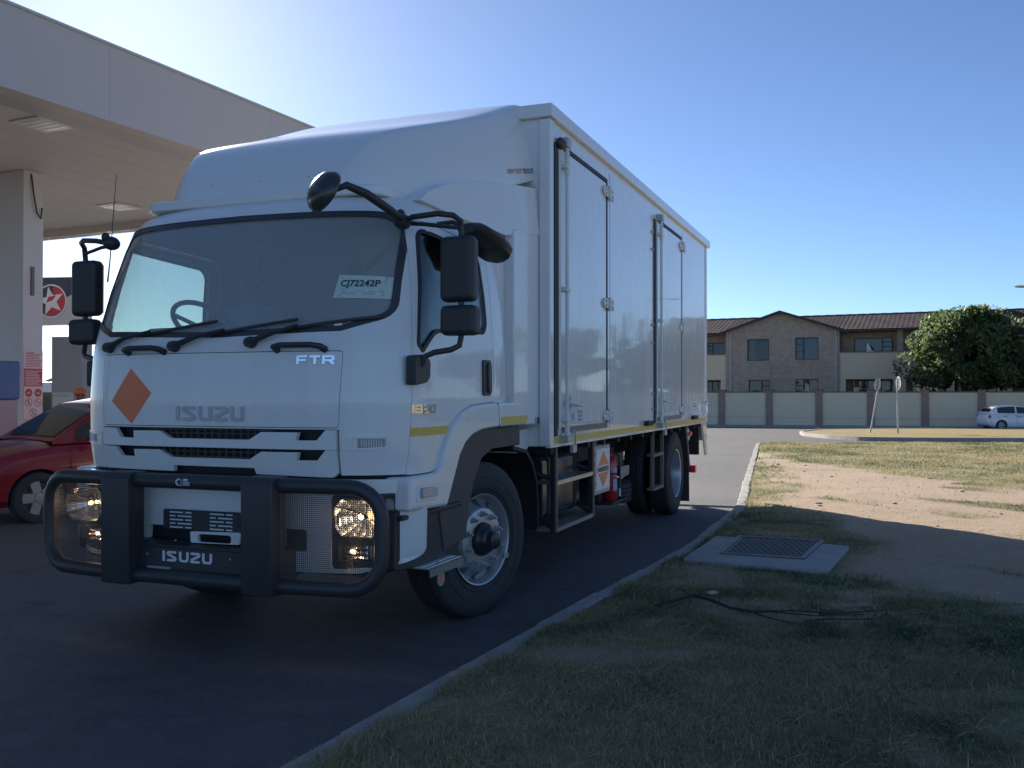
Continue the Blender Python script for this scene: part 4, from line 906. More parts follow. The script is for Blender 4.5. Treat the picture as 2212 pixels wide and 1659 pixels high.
def truck_wheel(loc, steer, sg, front):
    wh = empty('wheel', loc, steer); wh.parent = TR
    if sg < 0: wh.rotation_euler = (0,0,steer+math.pi)
    ro = .515
    if front: obj('tyre', tyre_mesh(ro, .27), RUBBER, wh, ang=50)
    else:
        obj('tyre', tyre_mesh(ro, .26, True), RUBBER, wh, ang=50); o2 = obj('tyre', tyre_mesh(ro, .26, True), RUBBER, wh, ang=50); o2.location.x = -.32
    if front:
        rim = obj('rim', MB().lathe([(-.13,.285),(-.05,.28),(.07,.282),(.105,.288),(.115,.298),(.122,.304),(.126,.302),(.122,.292),(.10,.279),(.055,.272),(.045,.262),(.055,.25),(.085,.225),(.108,.212),(.120,.205),(.124,.195),(.124,.112),(.10,.108),(-.1,.108)], 72, 'x', close=True), SILVER, wh, ang=28)
        cyl = MB()
        for k in range(10):
            a = 2*math.pi*(k+.5)/10; cyl.lathe([(-.3,0),(-.3,.031),(.3,.031),(.3,0)], 16, 'x', (0,.242*math.cos(a),.242*math.sin(a)))
        boolean(rim, [obj('c', cyl, None, wh)])
        nme = None
        for k in range(10):
            a = 2*math.pi*k/10+R(18)
            if nme is None: n0 = obj('wheel_nut', MB().lathe([(0,.024),(.008,.024),(.008,.017),(.031,.016),(.032,.010),(.048,.009),(.048,0)], 6, 'x'), STEEL, rim, ang=25); nme = n0.data
            else: n0 = bpy.data.objects.new('wheel_nut', nme); COL.objects.link(n0); n0.parent = rim
            n0.location = (.1235,.1675*math.cos(a),.1675*math.sin(a))
        obj('hub', MB().lathe([(.05,.112),(.15,.105),(.17,.085),(.185,.08),(.20,.06),(.235,.055),(.24,.045),(.24,0)], 32, 'x'), mat('hub_black', (.03,.03,.033), .35), rim, ang=30)
        obj('balance_weight', MB().box(.118,.128,.24,.30,-.16,-.13), ALU, rim)
    else:
        rim = obj('rim', MB().lathe([(.118,.304),(.126,.302),(.120,.290),(.09,.278),(-.02,.268),(-.08,.26),(-.11,.24),(-.12,.19),(-.11,.14),(-.11,0)], 56, 'x'), SILVER, wh, ang=40)
        obj('hub', MB().lathe([(-.12,.12),(.0,.115),(.02,.09),(.03,0)], 24, 'x'), mat('hub_grey', (.12,.12,.13), .4), rim)
    return wh
ST = R(-14)
truck_wheel((1.005,0,.505), ST, 1, True); truck_wheel((-1.005,0,.505), ST, -1, True)
truck_wheel((1.05,6.07,.47), 0, 1, False); truck_wheel((-1.05,6.07,.47), 0, -1, False)
sw_ = empty('spare_wheel', (.40,4.80,.345)); sw_.parent = TR; sw_.rotation_euler = (0, R(90), 0)
obj('tyre', tyre_mesh(.50, .26, True), RUBBER, sw_, ang=50); obj('rim', MB().lathe([(.10,.30),(.07,.27),(.0,.24),(-.02,.1),(-.02,0)], 32, 'x'), SILVER, sw_)
# rear wing, mudflap, skirt and under-run bar
rg = MB().prism([(6.50,1.05),(6.56,1.05),(6.78,.52),(6.80,.04),(6.775,.04),(6.745,.52)], 'x', .82, 1.20); obj('mudflap', rg, RUBBER, TR)
obj('wing_edge', MB().prism([(6.53,1.052),(6.575,1.052),(6.795,.52),(6.775,.49)], 'x', 1.195, 1.212), YEDGE, TR)
obj('rear_skirt', MB().prism([(7.52,1.056),(7.83,1.056),(7.93,.59),(7.82,.59)], 'x', 1.215, 1.25), WHITEB, TR, bevel=.006)
obj('rear_panel', MB().box(.2,1.215,7.40,7.44,.62,1.055), CHASS, TR); obj('rear_sun_blocker', MB().box(-1.2,.1,7.0,7.6,.30,1.05), CHASS, TR, bevel=.02)  # right-hand box is added, unseen, to stop low sun behind the axle
obj('rear_light_board', MB().box(-1.2,1.24,7.80,7.86,.80,1.06), WHITEB, TR)
ex_ = MB().tube([(1.02,6.95,1.02),(1.10,7.03,.98),(1.12,7.06,.92),(1.10,7.03,.85)], .055, 14); obj('exhaust_outlet', ex_, STEEL, TR, ang=60)
obj('marker_reflector', MB().box(1.13,1.18,7.0,7.10,.90,.95), ORANGE, TR)
ub = MB().box(-1.1,1.02,7.84,7.94,.335,.435); ubo = obj('underrun_bar', ub, CHASS, TR, bevel=.008)
for sg in (1,-1): obj('bar_end', MB().box(sg*1.02,sg*1.085,7.838,7.942,.333,.437), mat('red_reflector', (.65,.03,.04), .3), ubo)
for sg in (1,-1): obj('bar_hanger', MB().box(sg*.45,sg*.52,7.55,7.90,.40,.95), CHASS, ubo)
# fire extinguisher strapped in its bracket
EX = empty('fire_extinguisher', TR.matrix_basis @ Vector((.965,3.77,.365)) if False else (0,0,0), 0, 'red fire extinguisher strapped under the truck body behind the placard', 'extinguisher')
Mt = Matrix.Translation(TR.location) @ Euler((0,0,TR.rotation_euler.z)).to_matrix().to_4x4()
EX.location = Mt @ Vector((.96,3.74,.366)); EX.rotation_euler = (0,0,TR.rotation_euler.z)
EXR = mat('extinguisher_red', (.50,.02,.03), .3, coat=.4, var=.1, vs=5)
obj('cylinder', MB().lathe([(0,0),(0,.062),(.015,.07),(.38,.07),(.42,.06),(.445,.04),(.46,.024),(.48,.024),(.48,0)], 28, 'z'), EXR, EX, ang=40)
obj('valve_head', MB().box(-.02,.02,-.05,.06,.48,.505).tube([(0,-.05,.515),(0,.03,.53),(0,.10,.52)], .009, 8), BLACKP, EX)
obj('hose', MB().tube([(.02,.03,.49),(.08,.06,.46),(.095,.03,.36),(.095,.02,.12)], .011, 8), BLACKP, EX)
obj('nozzle', MB().lathe([(.04,.012),(.12,.009)], 10, 'z', (.095,.02,0)), mat('nozzle_white', (.75,.75,.73), .4), EX)
lbm = MB(); 
for (z0_, z1_) in ((.10,.22),(.25,.34)):
    for k in range(8): pass
    n_ = 8
    for k in range(n_):
        a0, a1 = R(-50+100*k/n_), R(-50+100*(k+1)/n_)
        lbm.add([(.0715*math.cos(a0),.0715*math.sin(a0),z0_),(.0715*math.cos(a1),.0715*math.sin(a1),z0_),(.0715*math.cos(a1),.0715*math.sin(a1),z1_),(.0715*math.cos(a0),.0715*math.sin(a0),z1_)], [(0,1,2,3)])
lbo = obj('label', lbm, mat('ext_label', (.40,.42,.58), .5, var=.3, vs=30), EX, sm=False)
obj('strap', MB().lathe([(.26,.0725),(.285,.0725)], 24, 'z'), BLACKP, EX)
# ------------------------------------------------------------------ people
def skin_body(name, joints, edges, mats, zone, parent, sub=2):
    me = bpy.data.meshes.new(name); me.from_pydata([j[0] for j in joints], edges, [])
    o = bpy.data.objects.new(name, me); COL.objects.link(o)
    sk = o.modifiers.new('skin', 'SKIN'); me.skin_vertices[0].data[0].use_root = True
    for i, j in enumerate(joints):
        r_ = j[1]; me.skin_vertices[0].data[i].radius = r_ if isinstance(r_, tuple) else (r_, r_)
    sb = o.modifiers.new('s', 'SUBSURF'); sb.levels = sub; sb.render_levels = sub
    dg = bpy.context.evaluated_depsgraph_get(); dg.update(); m2 = bpy.data.meshes.new_from_object(o.evaluated_get(dg))
    o.modifiers.clear(); o.data = m2; bpy.data.meshes.remove(me)
    m2.materials.clear()
    for m_ in mats: m2.materials.append(m_)
    for p in m2.polygons: p.material_index = zone(p.center); p.use_smooth = True
    o.parent = parent; return o
SKINM = mat('skin', (.16,.085,.055), .55)
def head_parts(o, c, fwd, capcol, capname):
    """ears, nose, cap on a head centred at c (local), facing fwd (unit xy)"""
    c = Vector(c); f = Vector((fwd[0], fwd[1], 0)).normalized(); s_ = Vector((-f.y, f.x, 0))
    fc = MB().ell(c+f*.105+Vector((0,0,-.01)), (.018,.018,.024), 8, 6)
    for q in (-1, 1): fc.ell(c+s_*q*.085+Vector((0,0,-.005)), (.018,.018,.032), 8, 6)
    obj('nose_and_ears', fc, SKINM, o)
    ey = MB()
    for q in (-1, 1): ey.ell(c+f*.093+s_*q*.034+Vector((0,0,.02)), (.011,.011,.008), 8, 6)
    obj('eyes', ey, mat('eye', (.05,.04,.035), .3), o)
    obj('mouth', MB().ell(c+f*.092+Vector((0,0,-.058)), (.022,.022,.006), 8, 5), mat('lips', (.17,.07,.06), .5), o)
    cm_ = mat(capname, capcol, .8, var=.1, vs=20); cp_ = MB(); vs_ = []
    for j in range(7):
        t_ = math.pi/2*j/6
        for i in range(20):
            a = 2*math.pi*i/20; vs_.append(c+Vector((.106*math.cos(t_)*math.cos(a)*1.0, .106*math.cos(t_)*math.sin(a), .042+.088*math.sin(t_))))
    cp_.add(vs_, [(j*20+i, j*20+(i+1) % 20, (j+1)*20+(i+1) % 20, (j+1)*20+i) for j in range(6) for i in range(20)])
    br_ = []
    for i in range(9):
        a = R(-62+124*i/8); d_ = f*math.cos(a)+s_*math.sin(a); br_ += [c+d_*.103+Vector((0,0,.048)), c+d_*.103+f*.075*math.cos(a)+Vector((0,0,.030))]
    br_ += [v-Vector((0,0,.006)) for v in br_]
    cp_.add(br_, [(2*i, 2*i+1, 2*i+3, 2*i+2) for i in range(8)]+[(18+2*i, 18+2*i+2, 18+2*i+3, 18+2*i+1) for i in range(8)]+[(2*i+1, 18+2*i+1, 18+2*i+3, 2*i+3) for i in range(8)])
    return obj('cap', cp_, cm_, o, ang=50)
DV = empty('person', (0,0,0), 0, 'driver in a light blue shirt and dark cap behind the steering wheel of the truck', 'person')
DV.location = Mt @ Vector((-.58,-.10,1.52)); DV.rotation_euler = (0,0,TR.rotation_euler.z)
J = [((0,-.12,.10),(.17,.14)),((0,-.10,.28),(.16,.12)),((0,-.09,.46),(.18,.12)),((0,-.10,.575),(.07,.07)),((0,-.115,.61),(.058,.06)),((0,-.13,.68),(.078,.092)),((0,-.125,.76),(.078,.092)),
     ((.19,-.09,.53),(.065,.065)),((.27,-.20,.33),(.052,.052)),((.17,-.46,.36),(.038,.038)),((.14,-.54,.37),(.03,.03)),((-.19,-.09,.53),(.065,.065)),((-.27,-.20,.33),(.052,.052)),((-.17,-.46,.36),(.038,.038)),((-.14,-.54,.37),(.03,.03)),
     ((.12,-.3,.08),(.09,.085)),((.14,-.58,.06),(.065,.065)),((.14,-.66,-.25),(.05,.05)),((-.12,-.3,.08),(.09,.085)),((-.14,-.58,.06),(.065,.065)),((-.14,-.66,-.25),(.05,.05))]
E_ = [(0,1),(1,2),(2,3),(3,4),(4,5),(5,6),(2,7),(7,8),(8,9),(9,10),(2,11),(11,12),(12,13),(13,14),(0,15),(15,16),(16,17),(0,18),(18,19),(19,20)]
SH = mat('light_blue_shirt', (.20,.28,.36), .85, var=.1, vs=10); TRO = mat('dark_trousers', (.03,.03,.04), .9)
body = skin_body('body', J, E_, [SKINM, SH, TRO], lambda c: 0 if (c.z > .585 or (c.y < -.34 and c.z > .25)) else (2 if c.z < .14 else 1), DV)
head_parts(body, (0,-.135,.72), (.15,-1), (.02,.02,.024), 'dark_cap')
hm = MB()
for sg in (1,-1):
    for k in range(4): hm.tube([(sg*.13+.018*(k-1.5),-.56,.375),(sg*.13+.018*(k-1.5),-.60,.385),(sg*.13+.018*(k-1.5),-.615,.36)], [.010,.009,.007], 6)
    hm.tube([(sg*.11,-.55,.37),(sg*.09,-.58,.375)], [.011,.008], 6)
obj('fingers', hm, SKINM, body)
# ------------------------------------------------------------------ petrol station canopy; local x = across (b), y = along its long edge (a)
CA = math.atan2(.426, .905)                      # azimuth of the long edge
CN = empty('canopy', (-2.36, 16.98, 0), -CA, 'large flat petrol station canopy with grey fascia above the forecourt', 'canopy')
SOFF = mat('soffit_panels', (.62,.60,.57), .6, var=.10, vs=.5); FASC = mat('fascia_grey', (.54,.475,.445), .5, var=.06, vs=.7)
L_, W_ = 24.0, 15.0
fpm = None
for i in range(8):
    if fpm is None: o = obj('fascia_panel', MB().box(-.02,0,-2.9985,-.0015,4.80,5.72), FASC, CN); fpm = o.data
    else: o = bpy.data.objects.new('fascia_panel', fpm); COL.objects.link(o); o.parent = CN
    o.location.y = -3.0*i
obj('fascia', MB().box(-.28,-.021,-L_,0,4.81,5.715), FASC, CN); obj('fascia', MB().box(-W_,-.285,-.28,0,4.80,5.72), FASC, CN)
obj('fascia', MB().box(-W_,-W_+.28,-L_,-.285,4.80,5.72), FASC, CN); obj('fascia', MB().box(-W_+.285,-.285,-L_,-L_+.28,4.80,5.72), FASC, CN)
obj('fascia_cap', MB().box(-.34,.03,-L_,.03,5.72,5.75), mat('cap_metal', (.5,.5,.5), .4), CN)
obj('drip_edge', MB().box(-.80,-.29,-L_+.3,-.29,4.86,4.93), mat('drip_pale', (.42,.42,.41), .5), CN)
n_ = 24
pw = (W_-.85)/n_
pan = MB().box(.006, pw-.006, -L_+.29, -.29, 4.95, 4.985)
pm = None
for i in range(n_):
    if pm is None: o = obj('soffit_panel', pan, SOFF, CN); pm = o.data
    else: o = bpy.data.objects.new('soffit_panel', pm); COL.objects.link(o); o.parent = CN
    o.location.x = -.82-pw*(i+1)
obj('roof_deck', MB().box(-W_+.2,-.2,-L_+.2,-.2,5.2,5.5), FASC, CN)
def cloc(X, Y):           # world -> canopy local
    d = Vector((X+2.36, Y-16.98)); return d.x*math.cos(CA)-d.y*math.sin(CA), d.x*math.sin(CA)+d.y*math.cos(CA)
LAMPM = mat('canopy_lamp', (.72,.72,.70), .4)
for (X, Y) in ((-6.05,12.2),(-10.2,18.3),(-9.8,14.6),(-7.3,17.6)):
    a, b_ = cloc(X, Y); lf = obj('soffit_light', MB().box(a-.28,a+.28,b_-.28,b_+.28,4.925,4.952), LAMPM, CN, bevel=.01)
    ls = MB()
    for k in range(4): ls.box(a-.2,a+.2,b_-.2+.11*k,b_-.13+.11*k,4.918,4.926)
    obj('light_louvre', ls, mat('louvre_white', (.85,.85,.85), .3), lf, sm=False)
# column
def column(a, b_):
    c_ = obj('column', MB().box(a-.62,a,b_-.18,b_+.18,0,4.95), mat('column_grey', (.62,.62,.62), .55, var=.08, vs=2), CN, bevel=.015)
    obj('column_base', MB().box(a-.66,a+.04,b_-.22,b_+.22,0,.35), mat('column_base', (.12,.12,.13), .6), c_, bevel=.01); return c_
a, b_ = cloc(-7.50, 14.85)
col1 = column(a, b_)
obj('cable_loop', MB().tube([(a+.01,b_-.05,4.9),(a+.05,b_-.04,4.6),(a+.05,b_+.02,4.3),(a+.04,b_+.1,4.22),(a+.03,b_+.13,4.4)], .012, 6), BLACKP, col1)
obj('conduit_box', MB().box(a,a+.03,b_-.05,b_+.0,3.0,3.45), mat('conduit', (.15,.16,.18), .5), col1)
for (da, db) in ((0,-9.5),(-7.5,0),(-7.5,-9.5)): column(a+da, b_+db)
# safety notice on the column: white and red fields, lines of print, round prohibition signs
NW = mat('notice_white', (.66,.63,.62), .5); NR = mat('notice_red', (.50,.07,.08), .5); NG = mat('notice_grey', (.30,.30,.31), .5)
nb = obj('safety_notice', MB().box(a+.001,a+.012,b_-.165,b_+.17,.98,2.14), NW, col1, sm=False)
nn = MB().box(a+.012,a+.014,b_-.16,b_+.165,1.58,1.86); obj('red_field', nn, NR, nb, sm=False)
np2 = MB(); npw = MB()
for i in range(9): np2.box(a+.012,a+.0145,b_-.14,b_+.10+.05*rnd.random(),1.885+.025*i,1.895+.025*i)
for i in range(10): npw.box(a+.0142,a+.016,b_-.14,b_+.08+.07*rnd.random(),1.60+.024*i,1.61+.024*i)
obj('red_print', np2, NR, nb, sm=False); obj('white_print', npw, NW, nb, sm=False)
obj('notice_heading', text_mb('STOP', .05, .001, at(SIDE, a+.0145, b_-.12, 2.105-.02), .001), NR, nb, sm=False)
for k, (dy, z_, f_) in enumerate(((-.08,1.48,1),(.085,1.48,1),(-.08,1.33,0),(.085,1.33,0),(.0,1.17,0))):
    o = MB(); prof = [(a+.013,0),(a+.013,.066)] if f_ else [(a+.013,.054),(a+.013,.066)]
    o.lathe(prof, 24, 'x', (0,b_+dy,z_)); sgn = obj('prohibition_sign', o, NR, nb, sm=False)
    g_ = MB()
    if f_: g_.box(a+.0135,a+.0145,b_+dy-.04,b_+dy+.04,z_-.012,z_-.004); g_.box(a+.0135,a+.0145,b_+dy-.03,b_+dy+.03,z_+.004,z_+.012); obj('sign_print', g_, NW, sgn, sm=False)
    else:
        g_.prism([(b_+dy-.05,z_+.042),(b_+dy-.042,z_+.05),(b_+dy+.05,z_-.042),(b_+dy+.042,z_-.05)], 'x', a+.0132, a+.014); obj('slash', g_, NR, sgn, sm=False)
        h_ = MB()
        if k == 2: h_.box(a+.0125,a+.0131,b_+dy-.016,b_+dy+.016,z_-.035,z_+.035)
        elif k == 3: h_.box(a+.0125,a+.0131,b_+dy-.04,b_+dy+.035,z_-.006,z_+.006)
        else: h_.box(a+.0125,a+.0131,b_+dy-.008,b_+dy+.008,z_-.01,z_+.04); h_.prism([(b_+dy,z_),(b_+dy+.03,z_-.04),(b_+dy+.015,z_-.04),(b_+dy,z_-.02),(b_+dy-.015,z_-.04),(b_+dy-.03,z_-.04)], 'x', a+.0125, a+.0131)
        obj('pictogram', h_, NG, sgn, sm=False)
obj('notice_footer', join('ft', [text_mb('Please turn off your', .034, .001, at(SIDE, a+.0145, b_-.15, 1.045), 0, .95), text_mb('vehicle ignition', .034, .001, at(SIDE, a+.0145, b_-.13, 1.0), 0, 1)]), NR, nb, sm=False)
# fascia-like brand panel further back: dark blue over pale, split by a diagonal, star roundel
CXp = empty('brand_sign', (-11.95, 23.0, 0), R(-8), 'blue and white brand panel with red star roundel behind the column', 'sign')
PB = mat('panel_blue', (.035,.06,.10), .45); PW = mat('panel_pale', (.55,.56,.58), .45); SR = mat('star_red', (.52,.05,.07), .45); SWt = mat('star_white', (.75,.76,.78), .45)
obj('panel', MB().box(-1.5,1.75,0,.25,3.12,4.28), PW, CXp, bevel=.01)
obj('blue_field', MB().prism([(-.18,3.20),(-.12,3.5),(-.06,4.27),(1.74,4.27),(1.74,4.02),(-.1,3.17)], 'y', -.006, 0), PB, CXp, sm=False)
def disc(r_, n=32): return [(r_*math.cos(2*math.pi*k/n), r_*math.sin(2*math.pi*k/n)) for k in range(n)]
cx_, cz_ = .84, 3.70
obj('roundel_rim', MB().prism([(cx_+p, cz_+q) for p, q in disc(.405)], 'y', -.012, -.006), SWt, CXp, sm=False)
ro_ = obj('roundel', MB().prism([(cx_+p, cz_+q) for p, q in disc(.37)], 'y', -.016, -.012), PB, CXp, sm=False)
half = [(cx_+.37*math.cos(R(-120+10*k)), cz_+.37*math.sin(R(-120+10*k))) for k in range(21)]+[(cx_+.05,cz_+.1),(cx_-.02,cz_-.1)]
obj('roundel_red', MB().prism(half, 'y', -.019, -.016), SR, ro_, sm=False)
star = []
for k in range(10):
    rr = .355 if k % 2 == 0 else .15; an = R(90+12-36*k); star.append((cx_+rr*math.cos(an), cz_+rr*math.sin(an)))
obj('star', MB().prism(star, 'y', -.023, -.019), SWt, ro_, sm=False)
obj('star_flash', MB().prism([(cx_-.12,cz_-.04),(cx_-.06,cz_+.10),(cx_+.14,cz_+.13),(cx_+.05,cz_+.02)], 'y', -.026, -.023), SR, ro_, sm=False)
obj('brand_initial', text_mb('T', .36, .004, at(FRONT, 1.38, -.010, 3.42), .008), mat('letter_black', (.03,.03,.04), .5), CXp, sm=False)
for x_ in (-1.3, 1.6): obj('post', MB().box(x_-.06,x_+.06,.05,.17,gz(23),3.12), mat('post_grey', (.3,.3,.31), .5), CXp)
# fuel dispenser with a tall grey banner and taxi notice
FP = empty('fuel_pump', (-8.72, 18.0, gz(18)), R(-8), 'grey fuel pump tower with no taxi notice behind the red car', 'fuel pump')
PG = mat('pump_grey', (.30,.31,.33), .5, var=.1, vs=3)
obj('tower', MB().box(-.02,.60,0,.35,.15,2.68), PG, FP, bevel=.012); obj('plinth', MB().box(-.15,.75,-.1,.5,0,.15), CONC, FP, bevel=.02)
obj('lifting_ring', MB().tube([(.36+.045*math.cos(2*math.pi*k/16),.17,2.73+.045*math.sin(2*math.pi*k/16)) for k in range(16)], .012, 6, closed=True), STEEL, FP)
tn = obj('taxi_notice', MB().box(.02,.44,-.012,0,.72,1.62), mat('notice_pale', (.52,.53,.54), .5), FP, sm=False)
obj('notice_words', join('w', [text_mb('PLEASE NOTE', .062, .001, at(FRONT, .03, -.014, 1.54), .001, .92), text_mb('NO TAXI TO', .05, .001, at(FRONT, .08, -.014, .97), .001), text_mb('STOP AT', .05, .001, at(FRONT, .12, -.014, .91), .001), text_mb('THESE PUMPS', .05, .001, at(FRONT, .06, -.014, .84), .001), text_mb('THANK YOU', .05, .001, at(FRONT, .08, -.014, .77), .001)]), NG, tn, sm=False)
obj('taxi_word', text_mb('TAXI', .10, .001, at(FRONT, .10, -.014, 1.22), .002, .95), mat('taxi_dark', (.12,.12,.13), .5), tn, sm=False)
tr_ = MB().lathe([(-.014,.155),(-.014,.175)], 28, 'y', (.23,0,1.26)); tr_.prism([(.115,1.375),(.13,1.385),(.345,1.145),(.33,1.135)], 'y', -.016, -.014); obj('ban_ring', tr_, NG, tn, sm=False)
FP2 = empty('fuel_pump', (-7.62, 13.6, gz(13.6)), R(-20), 'blue fronted fuel pump left of the grey column', 'fuel pump')
obj('cabinet', MB().box(-.45,.45,-.25,.25,.12,1.45), mat('pump_cab', (.30,.31,.33), .4), FP2, bevel=.02)
obj('header', MB().box(-.47,.47,-.27,.27,1.45,2.0), mat('pump_blue', (.06,.13,.30), .4), FP2, bevel=.03)
obj('display', MB().box(.05,.35,-.275,-.27,1.52,1.62), mat('display_pale', (.6,.62,.6), .3), FP2); obj('nozzle_holster', MB().box(.2,.4,-.31,-.25,.8,1.15), BLACKP, FP2, bevel=.02)
obj('hose', MB().tube([(.3,-.29,1.1),(.42,-.34,.7),(.45,-.32,.35),(.3,-.3,.3)], .022, 8), BLACKP, FP2)
# ------------------------------------------------------------------ cars
CARGLASS = mat('car_glass', (.03,.035,.035), .05, spec=.6)
TAILR = mat('tail_lamp', (.35,.02,.025), .2, coat=.5); HLC = mat('car_headlamp', (.55,.57,.6), .1, spec=.7)
def car(name, loc, rz, paint, label, cat, wheel_spokes=5, dark=BLACKP):
    c = empty(name, loc, rz, label, cat)
    S = [(-1.99,.42,.70,.60),(-1.95,.33,.84,.70),(-1.84,.25,.95,.775),(-1.6,.21,.985,.82),(-1.2,.19,.975,.84),(-.5,.18,.955,.85),(.2,.18,.94,.85),(.75,.18,.935,.845),(1.0,.19,.925,.83),(1.4,.20,.87,.815),(1.7,.21,.79,.775),(1.9,.24,.68,.69),(1.985,.34,.55,.58)]
    vs = []; n = None
    for (x, zb, zt, w_) in S:
        h = zt-zb; half = [(w_*.90,zb),(w_*.985,zb+.12*h),(w_,zb+.35*h),(w_*.995,zb+.62*h),(w_*.965,zb+.82*h),(w_*.90,zb+.94*h),(w_*.72,zt),(w_*.4,zt+.018),(0,zt+.026)]
        full = half+[(-p, q) for p, q in half[:-1]][::-1]; n = len(full); vs += [(x, p, q) for p, q in full]
    m = MB().add(vs, [(i*n+k, (i+1)*n+k, (i+1)*n+(k+1) % n, i*n+(k+1) % n) for i in range(len(S)-1) for k in range(n)]+[tuple(range(n)), tuple(range((len(S)-1)*n, len(S)*n))[::-1]])
    body = obj('body', m, paint, c, ang=50)
    cyl = MB()
    for x in (1.22, -1.25):
        for s_ in (1, -1): cyl.lathe([(s_*.58,0),(s_*.58,.335),(s_*1.1,.335),(s_*1.1,0)], 28, 'y', (x,0,.30))
    boolean(body, [obj('c', cyl, BLACKP, c)]); smooth(body.data, 40)
    # greenhouse
    G = [(1.02,.925,.70,.945),(.62,.935,.74,1.20),(.28,.94,.75,1.385),(-.1,.945,.755,1.445),(-.6,.95,.755,1.462),(-1.1,.96,.745,1.435),(-1.45,.97,.725,1.375),(-1.62,.97,.705,1.30),(-1.86,.965,.66,1.02),(-1.90,.96,.65,.965)]
    vs = []
    for (x, zb, w_, zt) in G:
        h = zt-zb; k_ = w_-.30*h
        half = [(w_,zb-.02),(w_-.04*h/.5,zb+.25*h),(w_-.30*h*.75,zb+.75*h),(k_,zb+.93*h),(k_-.05,zt-.008),(k_*.6,zt),(0,zt+.008)]
        full = half+[(-p, q) for p, q in half[:-1]][::-1]; n = len(full); vs += [(x, p, q) for p, q in full]
    m = MB().add(vs, [(i*n+k, i*n+(k+1) % n, (i+1)*n+(k+1) % n, (i+1)*n+k) for i in range(len(G)-1) for k in range(n)])
    obj('roof_and_pillars', m, paint, c, ang=60)
    gx = [g[0] for g in G][::-1]
    def gi(x, j): return float(np.interp(x, gx, [g[j] for g in G][::-1]))
    def sidept(x, f_, s_, o_=.006):
        zb, w_, zt = gi(x,1), gi(x,2), gi(x,3); h = zt-zb
        y = np.interp(f_, (0,.25,.75,.93), (w_, w_-.08*h, w_-.225*h, w_-.30*h)); return (x, s_*(y+o_), zb+f_*h)
    for s_ in (1, -1):
        for xs_, nm in (((.74,.6,.4,.15,-.2,-.33),'front_window'),((-.42,-.6,-.9,-1.2,-1.42),'rear_window')):
            v = []
            for x in xs_:
                hi = .84 if gi(x,3) > 1.36 else .78
                for f_ in (.10, .3, .6, hi): v.append(sidept(x, f_, s_))
            obj('side_'+nm, MB().add(v, [(i*4+j, (i+1)*4+j, (i+1)*4+j+1, i*4+j+1) for i in range(len(xs_)-1) for j in range(3)]), CARGLASS, c, ang=60)
        hd = MB().tube([(-.36,s_*.853,.80),(-.30,s_*.875,.81),(-.16,s_*.875,.81),(-.10,s_*.85,.80)], .013, 6); obj('door_handle', hd, paint if name == 'red_car' else BLACKP, c)
        hd = MB().tube([(-1.16,s_*.848,.82),(-1.10,s_*.868,.83),(-.98,s_*.868,.83),(-.92,s_*.848,.82)], .013, 6); obj('door_handle', hd, paint if name == 'red_car' else BLACKP, c)
        sm_ = MB().box(.0,.01,0,.01,0,.01); 
        for x_ in (.86,-.38,-1.44):
            pts = [(x_, s_*(.848), .25), (x_, s_*.854, .45), (x_, s_*.852, .7), (x_-.01, s_*.835, .88)]
            obj('door_seam', MB().tube(pts, .0045, 5), SEAL, c)
        obj('tail_lamp', MB().ell((-1.86,s_*.68,.80), (.085,.10,.10), 12, 8), TAILR, c); obj('headlamp', MB().ell((1.74,s_*.62,.66), (.17,.10,.075), 12, 8), HLC, c)
        obj('wing_mirror', MB().ell((.62,s_*.93,.985), (.07,.085,.065), 12, 8).tube([(.66,s_*.80,.95),(.64,s_*.90,.96)], .022, 6), paint, c)
    def across(x, f_): 
        zb, w_, zt = gi(x,1), gi(x,2), gi(x,3); h = zt-zb; return (w_-.30*h)*f_, zt
    for xs_, nm, o_ in (((.95,.8,.62,.45,.30),'windscreen',.007),((-1.65,-1.73,-1.81),'rear_glass',-.007)):
        v = []
        for x in xs_:
            for f_ in (-.86,-.5,0,.5,.86):
                y, z = across(x, f_); v.append((x+o_, y, z+.004+(.005 if abs(f_) < .6 else -.004)))
        obj(nm, MB().add(v, [(i*5+j, i*5+j+1, (i+1)*5+j+1, (i+1)*5+j) for i in range(len(xs_)-1) for j in range(4)]), CARGLASS, c, ang=60)
    obj('front_grille', MB().box(1.93,1.99,-.45,.45,.36,.50), BLACKP, c, bevel=.02); obj('plate', MB().box(-2.0,-1.985,-.25,.25,.55,.66), mat('plate_white', (.7,.7,.66), .5), c)
    for x in (1.22, -1.25):
        for s_ in (1, -1):
            wh = empty('wheel', (x, s_*.73, .30), 0 if s_ > 0 else math.pi); wh.parent = c
            obj('tyre', MB().lathe([(-.09,.19),(-.10,.23),(-.09,.285),(-.06,.30),(.06,.30),(.09,.285),(.10,.23),(.09,.19)], 36, 'y'), RUBBER, wh)
            hub = MB().lathe([(.088,.205),(.096,.198),(.085,.185),(.06,.175),(.055,0)], 32, 'y'); rim = obj('rim', hub, mat('rim_dark', (.06,.06,.065), .5), wh, ang=30)
            sp = MB()
            for k in range(wheel_spokes):
                an = 2*math.pi*k/wheel_spokes; 
                for (r0_, r1_, w0, w1) in ((.0,.195,.05,.055),):
                    d_ = (math.cos(an), math.sin(an)); p_ = (-d_[1], d_[0])
                    sp.add([(r0_*d_[0]+s1*w*p_[0] if r==0 else r1_*d_[0]+s1*w*p_[0], yy, r0_*d_[1]+s1*w*p_[1] if r==0 else r1_*d_[1]+s1*w*p_[1]) for yy in (.062,.092) for (r, s1, w) in ((0,-1,w0),(0,1,w0),(1,1,w1),(1,-1,w1))],
                           [(0,1,2,3),(7,6,5,4),(0,4,5,1),(1,5,6,2),(2,6,7,3),(3,7,4,0)])
